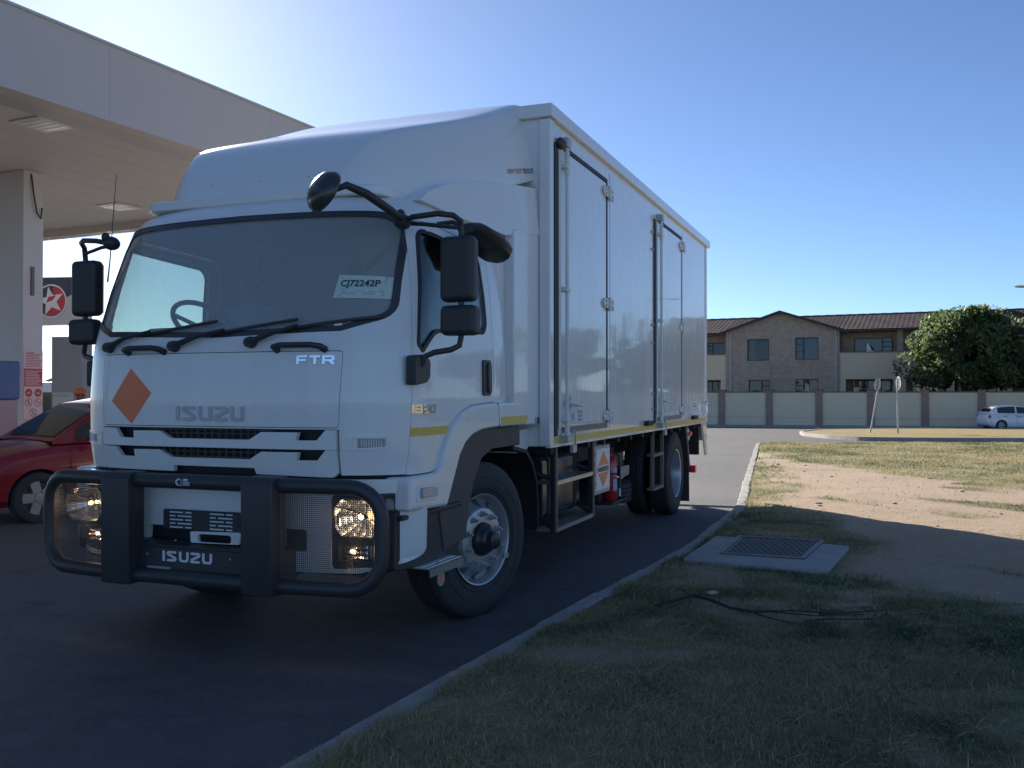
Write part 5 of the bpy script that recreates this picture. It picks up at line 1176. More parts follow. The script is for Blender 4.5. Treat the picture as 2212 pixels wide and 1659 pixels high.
            sp.lathe([(.085,.06),(.10,.055),(.104,0)], 16, 'y'); obj('wheel_cover', sp, SILVER, rim, ang=30)
    return c
RED = mat('red_car_paint', (.30,.012,.022), .3, coat=.6, var=.08, vs=2, bump=.0005, bs=3)
WCAR = mat('white_car_paint', (.74,.76,.80), .3, coat=.6, var=.03, vs=2)
fa = R(232); fw = Vector((math.cos(fa), math.sin(fa))); lf = Vector((-fw.y, fw.x))
p0 = Vector((-5.48,11.0))-fw*1.22-lf*.80
rc = car('red_car', (p0.x, p0.y, gz(11.5)), fa, RED, 'red hatchback parked under the canopy left of the truck', 'car', 5)
car('white_car', (29.35, 55.3, gz(55)), 0, WCAR, 'white hatchback parked by the perimeter wall at the right edge', 'car', 6)
# attendant behind the red car
AT = empty('person', (-7.72, 17.0, gz(17)), R(0), 'attendant in an orange cap standing behind the red car', 'person')
J = [((0,0,.92),(.15,.11)),((0,0,1.08),(.14,.10)),((0,0,1.28),(.165,.11)),((0,0,1.39),(.06,.06)),((0,-.01,1.45),(.052,.055)),((0,-.02,1.52),(.072,.085)),((0,-.015,1.60),(.072,.085)),
     ((.18,0,1.35),(.058,.058)),((.25,.02,1.10),(.046,.046)),((.24,-.10,.88),(.036,.036)),((.23,-.14,.80),(.028,.035)),((-.18,0,1.35),(.058,.058)),((-.25,.02,1.10),(.046,.046)),((-.24,-.10,.88),(.036,.036)),((-.23,-.14,.80),(.028,.035)),
     ((.09,0,.84),(.095,.09)),((.10,-.01,.48),(.065,.065)),((.10,.02,.10),(.045,.045)),((.10,-.11,.04),(.04,.03)),((-.09,0,.84),(.095,.09)),((-.10,-.01,.48),(.065,.065)),((-.10,.02,.10),(.045,.045)),((-.10,-.11,.04),(.04,.03))]
E_ = [(0,1),(1,2),(2,3),(3,4),(4,5),(5,6),(2,7),(7,8),(8,9),(9,10),(2,11),(11,12),(12,13),(13,14),(0,15),(15,16),(16,17),(17,18),(0,19),(19,20),(20,21),(21,22)]
ab = skin_body('body', J, E_, [SKINM, mat('dark_red_shirt', (.16,.03,.03), .85), TRO], lambda c: 0 if (c.z > 1.40 or (abs(c.x) > .19 and c.z < 1.08)) else (2 if c.z < .93 else 1), AT)
head_parts(ab, (0,-.02,1.555), (-.3,-1), (.62,.12,.03), 'orange_cap')
hm = MB()
for sg in (1,-1):
    for k in range(4): hm.tube([(sg*.23,-.165+.014*k,.79),(sg*.23,-.165+.014*k,.74),(sg*.222,-.165+.014*k,.71-.005*(k%2))], [.009,.008,.006], 6)
    hm.tube([(sg*.215,-.165,.80),(sg*.205,-.18,.76)], [.010,.007], 6)
obj('fingers', hm, SKINM, ab)
# minibus and marquee seen in the gap behind the pumps
VN = empty('minibus', (-12.6, 26.8, gz(26)), R(60), 'white minibus beyond the pumps behind the red car', 'minibus')
vp = [(-2.3,.30),(2.15,.30),(2.35,.5),(2.38,.95),(2.05,1.12),(1.55,1.92),(1.3,2.02),(-2.25,2.02),(-2.36,1.8),(-2.38,.5)]
obj('body', MB().prism(rpoly(vp, .08, 3), 'y', -.85, .85), WCAR, VN, bevel=.06, seg=3)
for s_ in (1,-1): obj('side_glass', MB().prism([(-2.1,1.2),(1.35,1.2),(1.15,1.75),(-2.1,1.75)], 'y', s_*.845, s_*.856), CARGLASS, VN)
obj('rear_glass', MB().box(-2.39,-2.365,-.65,.65,1.2,1.75), CARGLASS, VN)
for x in (1.5,-1.4):
    for s_ in (1,-1): obj('wheel', MB().lathe([(s_*.62,0),(s_*.62,.30),(s_*.66,.33),(s_*.82,.33),(s_*.86,.30),(s_*.84,.18),(s_*.86,0)], 24, 'y', (x,0,.33)), RUBBER, VN)
MQ = empty('marquee', (-22.5, 52, gz(52)), 0, 'pale beige peaked marquee far beyond the pumps', 'marquee')
MQM = mat('marquee_canvas', (.55,.50,.44), .8, var=.06, vs=1)
vs = [(-5,-4,2.0),(5,-4,2.0),(5,4,2.0),(-5,4,2.0),(-2.3,-1.8,2.75),(2.3,-1.8,2.75),(2.3,1.8,2.75),(-2.3,1.8,2.75),(0,0,4.0)]
obj('roof', MB().add(vs, [(0,1,5,4),(1,2,6,5),(2,3,7,6),(3,0,4,7),(4,5,8),(5,6,8),(6,7,8),(7,4,8)]), MQM, MQ, ang=5)
for x in (-4.9,4.9):
    for y in (-3.9,3.9): obj('pole', MB().tube([(x,y,0),(x,y,2.0)], .05, 8), STEEL, MQ)
# ------------------------------------------------------------------ perimeter wall; local x along the wall
WA = math.atan2(-.432, .902)
PLAST = mat('wall_plaster', (.78,.645,.45), .85, var=.08, vs=.6, bump=.003, bs=30, dirt=.25, dcol=(.42,.37,.30))
def brick_mat(name, c1, c2, mo, sc):
    m, t, b = nodes(name); tc = N(t, 'ShaderNodeTexCoord').outputs['Object']
    mp = N(t, 'ShaderNodeMapping'); mp.inputs['Rotation'].default_value = (R(90),0,0); t.links.new(tc, mp.inputs[0])
    br = N(t, 'ShaderNodeTexBrick', i_Scale=sc, i_Mortar_Size=.012, i_Color1=tuple(c1)+(1,), i_Color2=tuple(c2)+(1,), i_Mortar=tuple(mo)+(1,)); br.inputs['Brick Width'].default_value = .23*1; br.inputs['Row Height'].default_value = .085
    t.links.new(mp.outputs[0], br.inputs['Vector'])
    c = mixc(t, ramp(t, noise(t, tc, 1.6, 6, .7), .35, .7, (0,0,0), (.5,.5,.5)), br.outputs['Color'], tuple(x*.7 for x in c1))
    t.links.new(c, b.inputs['Base Color']); b.inputs['Roughness'].default_value = .9; return m
BRICK = brick_mat('face_brick', (.42,.30,.215), (.58,.44,.32), (.46,.41,.35), 1.0)
PIERB = brick_mat('pier_brick', (.32,.205,.16), (.40,.26,.20), (.36,.3,.26), 1.0)
PW_ = empty('perimeter_wall', (14.6, 66, 0), WA, 'long beige plastered perimeter wall with brown brick piers across the street', 'wall')
SP = 3.24
pm = [None]*4
parts = (('panel', MB().box(.225,SP-.225,0,.18,-1.3,1.53), PLAST), ('coping', MB().box(.225,SP-.225,-.04,.22,1.53,1.605), mat('coping', (.17,.145,.125), .85)), ('pier', MB().box(-.225,.225,-.1,.28,-1.3,1.66), PIERB), ('pier_cap', MB().box(-.26,.26,-.135,.315,1.66,1.73), mat('pier_cap', (.20,.13,.105), .85)))
for k in range(-9, 20):
    for j, (nm, m_, mt_) in enumerate(parts):
        if pm[j] is None: o = obj(nm, m_, mt_, PW_); pm[j] = o.data
        else: o = bpy.data.objects.new(nm, pm[j]); COL.objects.link(o); o.parent = PW_
        o.location.x = k*SP
obj('plinth_line', MB().box(-30,64,-.006,0,-.16,-.145), mat('plinth_line', (.22,.2,.17), .9), PW_)
# ------------------------------------------------------------------ apartment building; local y = away from the street
AB = empty('apartment_building', (14.6+6*.432, 66+6*.902, 0), WA, 'two storey face brick apartment block with tiled roof behind the perimeter wall', 'building')
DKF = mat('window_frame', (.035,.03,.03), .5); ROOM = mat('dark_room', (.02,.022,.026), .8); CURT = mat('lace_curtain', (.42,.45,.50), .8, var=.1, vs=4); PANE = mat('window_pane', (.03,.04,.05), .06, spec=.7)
PLB = mat('balcony_plaster', (.74,.62,.43), .85, var=.05, vs=.5)
def wall_sheet(outer, holes, y0, th=.22): return sheet(outer, holes, 0, th, lambda a, b, d: Vector((a, y0+d, b)))
def rect(x0, x1, z0, z1): return [(x0,z0),(x1,z0),(x1,z1),(x0,z1)]
def window(x0, x1, z0, z1, y, cols, curtain=None, sill=True):
    wn = obj('window', sheet(rect(x0,x1,z0,z1), [rect(x0+.06,x1-.06,z0+.06,z1-.06)], 0, .07, lambda a, b, d: Vector((a, y+d, b))), DKF, AB)
    ml = MB()
    for c in cols: ml.box(x0+c*(x1-x0)-.035, x0+c*(x1-x0)+.035, y, y+.07, z0+.06, z1-.06)
    if cols:
        c0 = min(cols) if cols[0] < .5 else max(cols); xa, xb = (x0+.06, x0+c0*(x1-x0)) if cols[0] < .5 else (x0+c0*(x1-x0), x1-.06)
        for f_ in (.36,.7): ml.box(xa, xb, y+.002, y+.068, z0+f_*(z1-z0)-.025, z0+f_*(z1-z0)+.025)
    if cols: obj('mullion', ml, DKF, wn, sm=False)
    obj('pane', MB().box(x0+.06,x1-.06,y+.03,y+.04,z0+.06,z1-.06), glass('pane_%d' % (len(AB.children)), (.55,.60,.65), 1.0), wn, sm=False)
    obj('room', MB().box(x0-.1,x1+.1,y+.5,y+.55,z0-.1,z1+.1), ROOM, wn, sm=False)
    if curtain:
        cm_ = MB()
        for (f0, f1) in curtain:
            k_ = max(2, int((f1-f0)*(x1-x0)/.07)); 
            for i in range(k_):
                xa = x0+(f0+(f1-f0)*i/k_)*(x1-x0); xb = x0+(f0+(f1-f0)*(i+1)/k_)*(x1-x0); ya, yb = y+.16+.03*(i % 2), y+.16+.03*((i+1) % 2)
                cm_.add([(xa,ya,z0),(xb,yb,z0),(xb,yb,z1),(xa,ya,z1)], [(0,1,2,3)])
        obj('curtain', cm_, CURT, wn, sm=False)
    if sill: obj('sill', MB().box(x0-.03,x1+.03,y-.16,y+.02,z0-.16,z0-.02), BRICK, wn)
    return wn
wins = [(.51,2.12,3.92,5.53),(4.01,5.64,3.94,5.57),(.60,2.14,.95,2.48),(4.02,5.63,.95,2.52)]
GB = [(-1.11,-1.2),(7.1,-1.2),(7.1,6.12),(2.98,7.42),(-1.11,6.12)]
obj('gable_wall', wall_sheet(GB, [rect(*w_) for w_ in wins], 0), BRICK, AB, sm=False)
window(*wins[0], .10, [], [(.12,.34)]); window(*wins[1], .10, [.36], [(.0,1.0)]); window(*wins[2], .10, [.63], [(.05,.6)]); window(*wins[3], .10, [.38], [(.0,1.0)])
for x_ in (-1.11, 6.88): obj('gable_return', MB().box(x_, x_+.22, .222, 6, -1.2, 6.1), BRICK, AB)
# wings: plaster balcony fronts and deep loggias behind
def wing(x0, x1, lows, ups):
    lows_ = [rect(a, b_, -.2, 2.50) for a, b_ in lows]
    obj('balcony_front', wall_sheet(rect(x0,x1,-1.2,4.38), lows_, .08, .2), PLB, AB, sm=False)
    obj('balcony_rail', MB().box(x0,x1,.02,.34,4.38,4.46), mat('rail_cap', (.30,.27,.22), .8), AB)
    obj('loggia_back', MB().box(x0,x1,1.7,1.9,-1.2,6.1), BRICK, AB); obj('loggia_floor', MB().box(x0,x1,.29,1.7,2.55,2.8), PLB, AB); obj('loggia_ceiling', MB().box(x0,x1,.3,1.7,5.92,6.0), mat('loggia_ceiling', (.25,.22,.19), .8), AB)
    for x_ in ups: obj('loggia_pillar', MB().box(x_-.2,x_+.2,.10,.5,4.46,5.92), BRICK, AB)
    for (a, b_) in lows:
        window(a+.3, b_-.25, .9, 2.42, 1.6, [.4,.75], [(.05,.35)], False)
wing(7.105, 15.1, [(7.5,10.69),(11.52,14.9)], [11.15]); wing(-14, -1.115, [(-3.3,-1.5),(-7,-4.2),(-12,-8.5)], [-4.5,-9])
window(7.95,10.55,4.51,5.51,1.6,[.74],[(.02,.2)],False); window(-2.9,-1.42,4.5,5.4,1.6,[.3],[(.3,.9)],False); window(-8,-5.2,4.5,5.4,1.6,[.3],None,False); window(11.6,14.2,4.5,5.5,1.6,[.3],None,False)
# second gable block and more wing to the right
G2 = [(15.1,-1.2),(20.6,-1.2),(20.6,6.1),(17.85,6.98),(15.1,6.1)]
obj('gable_wall', wall_sheet(G2, [rect(16.6,18.2,3.9,5.5),rect(16.6,18.2,.9,2.5)], -.02), BRICK, AB, sm=False)
window(16.6,18.2,3.9,5.5,.10,[.36],[(0,1)]); window(16.6,18.2,.9,2.5,.10,[.36],[(0,1)])
obj('end_wall', MB().box(20.4,20.6,.25,8.75,-1.2,6.1), BRICK, AB); obj('rear_wall', MB().box(-14,20.6,8.8,9,-1.2,6.1), BRICK, AB); obj('end_gable', MB().prism([(.3,6.1),(8.9,6.1),(4.4,7.36)], 'x', 20.4, 20.6), BRICK, AB)
# roofs with rolled tiles
TILE = mat('roof_tile', (.115,.080,.072), .75, var=.35, vs=2.2)
def tile_roof(x0, x1, ya, za, yb, zb, name='roof_slope', uaxis=True):
    dx = .11; nx = int((x1-x0)/dx)+1; rows = 13; V = []; F = []
    L = math.hypot(yb-ya, zb-za); ny_, nz_ = -(zb-za)/L, (yb-ya)/L
    X = np.linspace(x0, x1, nx); wv = .028*np.abs(np.sin(np.pi*(X-x0)/.33))
    for r_ in range(rows):
        for e_ in (0, 1):
            f_ = (r_+e_)/rows; lift = .035 if e_ == 0 else .0
            for i in range(nx):
                o_ = wv[i]+lift; V.append((X[i], ya+(yb-ya)*f_+ny_*o_, za+(zb-za)*f_+nz_*o_))
    V = np.array(V); idx = np.arange(rows*2*nx).reshape(rows*2, nx)
    F = np.stack([idx[:-1,:-1], idx[:-1,1:], idx[1:,1:], idx[1:,:-1]], -1).reshape(-1, 4)
    return V, F
def roof_obj(VF, M_=None, par=None):
    V, F = VF
    if M_ is not None: V = np.array([M_(v) for v in V])
    me = np_mesh('roof', V, F, sm=False); return obj('roof_slope', me, TILE, par or AB, sm=False)
for (xa_, xb_) in ((-14.3,-1.1),(7.1,15.1)): roof_obj(tile_roof(xa_, xb_, -.45, 6.02, 4.4, 7.42))
for (xa_, xb_) in ((-1.1,7.1),(15.1,20.9)): roof_obj(tile_roof(xa_, xb_, .3, 6.236, 4.4, 7.42))
roof_obj(tile_roof(-14.3, 20.9, 9.3, 6.02, 4.4, 7.42))
rc_ = MB()
for i in range(87): rc_.box(-14.3+.405*i, -14.3+.405*i+.40, 4.27, 4.53, 7.40, 7.50+.012*(i % 2))
obj('ridge_tiles', rc_, mat('ridge_tile', (.16,.075,.06), .75, var=.3, vs=3), AB, sm=False)
obj('gutter', MB().box(7.85,15.0,-.53,-.43,5.90,6.02), mat('gutter_brown', (.05,.04,.038), .6), AB)
def gable_roof(x0, xm, x1, zl, zm, y0, y1):
    roof_obj(tile_roof(y0, y1, x0, zl, xm, zm), lambda v: (v[1], v[0], v[2])); roof_obj(tile_roof(y0, y1, x1, zl, xm, zm), lambda v: (v[1], v[0], v[2]))
    s_ = (zm-zl)/(xm-x0)
    obj('barge_board', MB().prism([(x0,zl-.16),(x0,zl+.03),(xm,zm+.03),(x1,zl+.03),(x1,zl-.16),(xm,zm-.16)], 'y', y0-.03, y0+.02), mat('barge_brown', (.045,.04,.045), .6), AB)
gable_roof(-1.85, 2.98, 7.85, 5.92, 7.55, -.5, 4.4); gable_roof(14.5, 17.85, 21.2, 5.98, 7.10, -.5, 4.4)
dp = mat('downpipe_white', (.55,.56,.57), .5)
for x_ in (-.72, 6.88): obj('downpipe', MB().tube([(x_,-.08,6.05),(x_,-.05,5.8),(x_,-.05,-1)], .045, 8), dp, AB)
obj('downpipe', MB().tube([(2.22,-.05,3.7),(2.22,-.05,-1)], .05, 8), mat('pipe_grey', (.33,.34,.36), .5), AB)
obj('orange_vent', MB().box(5.85,6.12,-.03,0,2.12,2.22), ORANGE, AB)
SB = empty('sail_ornament', (0,0,0), 0, 'small white sailboat ornament on the upper balcony rail', 'ornament')
Ma = Matrix.Translation(AB.location) @ Euler((0,0,WA)).to_matrix().to_4x4(); SB.location = Ma @ Vector((9.05,.18,4.46)); SB.rotation_euler = (0,0,WA)
obj('sail', MB().prism([(-.12,.12),(.22,.12),(-.08,.62)], 'y', -.015, .015), mat('sail_white', (.8,.8,.8), .6), SB); obj('hull', MB().prism([(-.1,0),(.28,0),(.34,.07),(-.14,.07)], 'y', -.05, .05), mat('sail_white', (.8,.8,.8)), SB); obj('mast', MB().tube([(-.02,0,.05),(-.04,0,.6)], .012, 6), STEEL, SB)
WP = obj('vent_pipe', MB().tube([(0,0,-1),(0,0,3.5),(.02,0,3.62),(.12,0,3.68)], .11, 12), dp); WP.location = Ma @ Vector((18.95,-4.0,0)); tag(WP, 'white vertical pipe behind the wall at the right edge of the view', 'pipe')
# ------------------------------------------------------------------ road signs, seen from behind
SGB = mat('sign_back', (.50,.51,.50), .45, metal=.3, var=.15, vs=8)
def road_sign(loc, lean, rz, r_, n, label, hgt, fat):
    s = empty('road_sign', loc, 0, label, 'road sign', 'road signs on the dry grass island'); s.rotation_euler = (0, lean, 0)
    def P(nm, mb, m_, **k): q = obj(nm, mb, m_, s, **k); q.rotation_euler.z = rz; return q
    P('pole', MB().tube([(0,0,-.2),(0,0,hgt)], .038, 10), STEEL)
    def dk(f): return [(r_*f*math.cos(2*math.pi*(k+.5)/n), hgt-r_+.05+r_*f*math.sin(2*math.pi*(k+.5)/n)) for k in range(n)]
    P('plate', MB().prism(dk(1), 'y', .05, .06), SGB); P('face', MB().prism(dk(.97), 'y', .06, .064), mat('sign_red', (.4,.03,.03), .4), sm=False)
    for dz in (.25,.45): P('clamp', MB().box(-.2,.2,.035,.05,hgt-dz,hgt-dz+.04), STEEL)
road_sign((17.21,45.6,gz(45.6)+.13), R(10), R(41), .33, 8, 'leaning octagonal sign on the dry grass island seen from behind', 2.62, 1)
bpy.context.view_layer.update()
road_sign((17.97,44.2,gz(44.2)+.13), R(-.8), R(-93), .32, 24, 'upright round sign on the dry grass island seen from behind', 2.60, 1)
LPO = empty('street_lamp', (28.9, 50, gz(50)), 0, 'grey street lamp arm reaching in from the right edge against the sky', 'street lamp')
obj('pole', MB().tube([(0,0,0),(0,0,7.4),(-.1,0,7.72),(-.6,0,7.82),(-1.6,0,7.72)], [.09,.06,.05,.045,.04], 10), STEEL, LPO); obj('lamp_head', MB().ell((-2.0,0,7.70), (.42,.12,.07), 14, 8), SGB, LPO)
# ------------------------------------------------------------------ trees
BARK = mat('bark', (.10,.075,.055), .9, var=.3, vs=6, bump=.01, bs=20)
def leaf_mat(name, c0, c1):
    m, t, b = nodes(name); at_ = N(t, 'ShaderNodeAttribute', attribute_name='tone').outputs['Fac']
    t.links.new(mixc(t, at_, c0, c1), b.inputs['Base Color']); b.inputs['Roughness'].default_value = .55
    try: b.inputs['Transmission Weight'].default_value = 0
    except Exception: pass
    tr = N(t, 'ShaderNodeBsdfTranslucent'); tr.inputs[0].default_value = tuple(x*1.6 for x in c1)+(1,); mx = N(t, 'ShaderNodeMixShader'); mx.inputs[0].default_value = .38
    t.links.new(b.outputs[0], mx.inputs[1]); t.links.new(tr.outputs[0], mx.inputs[2]); t.links.new(mx.outputs[0], t.nodes['Material Output'].inputs[0]); return m
LEAF = leaf_mat('foliage', (.028,.052,.024), (.115,.165,.062)); LEAF2 = leaf_mat('foliage_dusty', (.045,.065,.035), (.19,.22,.12))
def leaf_cloud(seed, clumps, per, size):
    rg = np.random.default_rng(seed); C_ = []; T_ = []
    for (c, r_) in clumps:
        d = rg.normal(size=(per, 3)); d /= np.linalg.norm(d, axis=1)[:,None]; rad = r_*rg.uniform(.45, 1.05, per)**.6
        p = np.array(c)+d*rad[:,None]*np.array((1,1,.75)); C_.append(p); T_.append(np.clip(rg.normal(.4, .25, per)+.25*rg.uniform(-1,1), 0, 1))
    P = np.concatenate(C_); T_ = np.concatenate(T_); n = len(P)
    a = rg.normal(size=(n,3)); a /= np.linalg.norm(a, axis=1)[:,None]; b = np.cross(a, rg.normal(size=(n,3))); b /= np.linalg.norm(b, axis=1)[:,None]
    s = size*rg.uniform(.6, 1.4, n)[:,None]
    V = np.stack([P-a*s, P+b*s*.45, P+a*s, P-b*s*.45], 1).reshape(-1, 3); F = np.arange(n*4).reshape(n, 4)
    return np_mesh('crown', V, F, {'tone': np.repeat(T_, 4)}, sm=False)
def tree(loc, label, H, W, seed, m_=LEAF, group='trees behind the perimeter wall', per=330, nc=46, size=.16, low=.30):
    rg = random.Random(seed); t_ = empty('tree', loc, 0, label, 'tree', group); cl = []
    for i in range(nc):
        an = rg.uniform(0, 2*math.pi); ph = rg.uniform(-.55, 1); rr = math.sqrt(max(0, 1-ph*ph*.8))*rg.uniform(.55, 1)
        rr *= rg.choice((.85,1,1,1.18)); cl.append(((W/2*rr*.82*math.cos(an), W/2*rr*.82*math.sin(an), H*(low+(1-low)*.52)+H*(1-low)*.42*ph*rg.uniform(.8,1)), W*rg.choice((.06,.08,.10,.13,.17))))
    obj('crown', leaf_cloud(seed, cl, per, size), m_, t_, sm=False)
    tk = MB().tube([(0,0,-.3),(.05,0,H*.15),(-.03,.04,H*.32),(0,0,H*.5)], [.24,.18,.15,.08], 10)
    for i in range(9):
        c = cl[i*4][0]; b0 = (0,0,H*rg.uniform(.2,.42)); tk.tube([b0, ((c[0]+b0[0])*.45,(c[1]+b0[1])*.45,(c[2]*.55+b0[2]*.45)), c], [.09,.06,.02], 7)
    obj('trunk', tk, BARK, t_, ang=60); return t_
def wpos(a, d): p = _w+_e*a-_n*d; return (p.x, p.y, -.85)
tree(wpos(15.3,2.6), 'large round dark green tree in front of the apartment block', 8.2, 8.4, 3, nc=95, per=330, low=.10, size=.15)
tree(wpos(19.6,3.0), 'paler leafy tree cut by the right edge of the view', 7.2, 6.2, 9, LEAF2, nc=60, low=.12)
# the far side of the street goes on to the right: its trees and roofs mirror in the truck's side
def conifer(loc, H, W, seed, label):
    rg = random.Random(seed); t_ = empty('conifer', loc, 0, label, 'tree', 'conifers mirrored in the truck side'); cl = []
    for i in range(30):
        f_ = i/29; z_ = H*(.14+.84*f_); r_ = W/2*(1-f_)**.9
        for k in range(max(1, int(4*(1-f_)+1))): an = rg.uniform(0, 6.28); cl.append(((r_*.7*math.cos(an), r_*.7*math.sin(an), z_), .12+.32*(1-f_)*W/2.6))
    obj('crown', leaf_cloud(seed, cl, 70, .15), LEAF, t_, sm=False); obj('trunk', MB().tube([(0,0,-.3),(0,0,H*.6)], [.18,.05], 8), BARK, t_)
for i, (a, d, H, W) in enumerate(((26.9,1.8,7.3,5.6),(34,2.5,8.4,7.0),(41,1.5,7.6,6.4))):
    tree(wpos(a, d), 'broad street tree beyond the right edge, mirrored in the truck side', H, W, 20+i, LEAF if i % 2 else LEAF2, 'trees mirrored in the truck side', per=200, nc=34, size=.22)
for i, (a, H, W) in enumerate(((23.9,7.4,1.7),(23.0,8.2,1.9),(21.9,7.7,1.8))): conifer(wpos(a, 2.2), H, W, 60+i, 'pointed conifer beyond the right edge, mirrored in the truck side')
# ------------------------------------------------------------------ grass
GRASS, t, b = nodes('grass_blades')
dy = N(t, 'ShaderNodeAttribute', attribute_name='dry').outputs['Fac']; tn = N(t, 'ShaderNodeAttribute', attribute_name='tone').outputs['Fac']
c = mixc(t, dy, (.070,.135,.045), (.55,.47,.26)); c = mixc(t, tn, mixc(t, .45, c, (.03,.035,.015)), c)
t.links.new(c, b.inputs['Base Color']); b.inputs['Roughness'].default_value = .7
tr = N(t, 'ShaderNodeBsdfTranslucent'); t.links.new(c, tr.inputs[0]); mx = N(t, 'ShaderNodeMixShader'); mx.inputs[0].default_value = .4
t.links.new(b.outputs[0], mx.inputs[1]); t.links.new(tr.outputs[0], mx.inputs[2]); t.links.new(mx.outputs[0], t.nodes['Material Output'].inputs[0])
SLABP = np.array(sp_)
def blades(seed, n, y0, y1, hmin, hmax, wd, keep_edge=.13, far=False, xpad=1.2):
    rg = np.random.default_rng(seed)
    y = np.sqrt(rg.uniform(y0*y0, y1*y1, n)) if y0 > 0 else rg.uniform(y0, y1, n)
    x1 = .62*y+xpad; x0 = KX(y)+keep_edge+.10*(vnoise(y, y*0, 2.3, 77)-.6); ok = x1 > x0+.05
    y = y[ok]; x0 = x0[ok]; x1 = x1[ok]; x = rg.uniform(x0, x1)
    # clumping: blades gather into tufts
    x += rg.normal(0, .012, len(x)); y += rg.normal(0, .012, len(y))
    d = dirt_mask(x, y); dens = np.clip(.22+2.0*(fbm(x, y, 3.0, 41)-.33), .10, 1)
    k = rg.uniform(size=len(x)) > np.clip(d*1.12, 0, 1); k &= rg.uniform(size=len(x)) < dens
    k &= poly_sd(x, y, SLABP) < -.01
    x = x[k]; y = y[k]; n = len(x); z = verge_z(x, y)-.004
    edge = np.clip((x-KX(y))/.35, 0, 1)
    dry = np.clip(.10+.6*(fbm(x, y, .55, 31)-.36)*4.2+.6*(fbm(x, y, 2.2, 37)-.38)*4.2, 0, 1)*(.95 if not far else 1)
    dry = np.where(y > 12, np.clip(.22+.75*dry, 0, 1), dry)*np.clip(.35+edge, .35, 1)
    dry = np.where(y < 7.5, dry+np.clip((1.25-x)*.35, -.30, .32), dry)
    dry = np.clip(dry+rg.normal(0, .2, n), 0, 1); dry = np.where(rg.uniform(size=n) < .06, 1, dry)
    an = rg.uniform(0, 2*np.pi, n); lean = rg.uniform(.3, 2.0, n)
    h = rg.uniform(hmin, hmax, n)*(.25+1.35*fbm(x, y, 2.6, 51)**1.3)*np.where(edge < .8, 1.25, 1); h = np.where(rg.uniform(size=n) < .015, h*1.9, h)
    dx, dyv = np.cos(an), np.sin(an); px, py = -dyv, dx; w_ = wd*rg.uniform(.6, 1.3, n)
    def P(f, ww, side):
        ox = dx*lean*h*f*f*.9; oy = dyv*lean*h*f*f*.9; oz = h*f*(1-.25*lean*f*.6)
        return np.stack([x+ox+px*ww*w_*side, y+oy+py*ww*w_*side, z+oz], -1)
    V = np.stack([P(0,.9,-1), P(0,.9,1), P(.55,.8,1), P(.55,.8,-1), P(1,.08,1), P(1,.08,-1)], 1).reshape(-1, 3)
    i = np.arange(n)[:,None]*6; F = np.concatenate([i+np.array([0,1,2,3]), i+np.array([3,2,4,5])], 0)
    tone = np.clip(rg.normal(.6, .3, n), 0, 1)
    return V, F, np.repeat(dry, 6), np.repeat(tone, 6)
Vs, Fs, D_, T_ = [], [], [], []; off = 0
for args in ((1, 400000, 2.2, 6.2, .012, .048, .0022), (2, 220000, 6.2, 10.5, .015, .05, .003), (3, 90000, 10.5, 17, .025, .06, .004), (4, 110000, 17, 33.5, .03, .07, .009)):
    V, F, dd, tt = blades(*args, far=args[0] > 2); Vs.append(V); Fs.append(F+off); D_.append(dd); T_.append(tt); off += len(V)
rgs = np.random.default_rng(99); ns = 9000; ysr = np.sqrt(rgs.uniform(2.2**2, 9.5**2, ns)); xsr = rgs.uniform(KX(ysr)+.1, .62*ysr+1.2); ks = (poly_sd(xsr, ysr, SLABP) < -.03) & (fbm(xsr, ysr, 1.4, 61) > .42)
xsr, ysr = xsr[ks], ysr[ks]; ns = len(xsr); zsr = verge_z(xsr, ysr)+.006; an = rgs.uniform(0, 6.283, ns); ln = rgs.uniform(.025, .085, ns); cv_ = rgs.uniform(-.6, .6, ns); ri = rgs.uniform(.05, .7, ns)
Vp = []
for f_, wd_ in ((0,.0011),(.5,.0013),(1,.0004)):
    a2 = an+cv_*f_; px_ = xsr+np.cos(a2)*ln*f_; py_ = ysr+np.sin(a2)*ln*f_; pz_ = zsr+ln*ri*f_*(1-.3*f_)
    for sd_ in (-1, 1): Vp.append(np.stack([px_-np.sin(a2)*wd_*sd_, py_+np.cos(a2)*wd_*sd_, pz_+.0006*sd_], -1))
Vst = np.stack(Vp, 1).reshape(-1, 3); ii = np.arange(ns)[:,None]*6; Fst = np.concatenate([ii+np.array([0,1,3,2]), ii+np.array([2,3,5,4])], 0)
Vs.append(Vst); Fs.append(Fst+off); D_.append(np.ones(ns*6)*1.0); T_.append(np.ones(ns*6)); off += len(Vst)
go = obj('grass', np_mesh('grass', np.concatenate(Vs), np.concatenate(Fs), {'dry': np.concatenate(D_), 'tone': np.concatenate(T_)}, sm=False), GRASS, sm=False)
tag(go, 'patchy green and straw coloured grass on the verge', 'grass', kind='stuff')
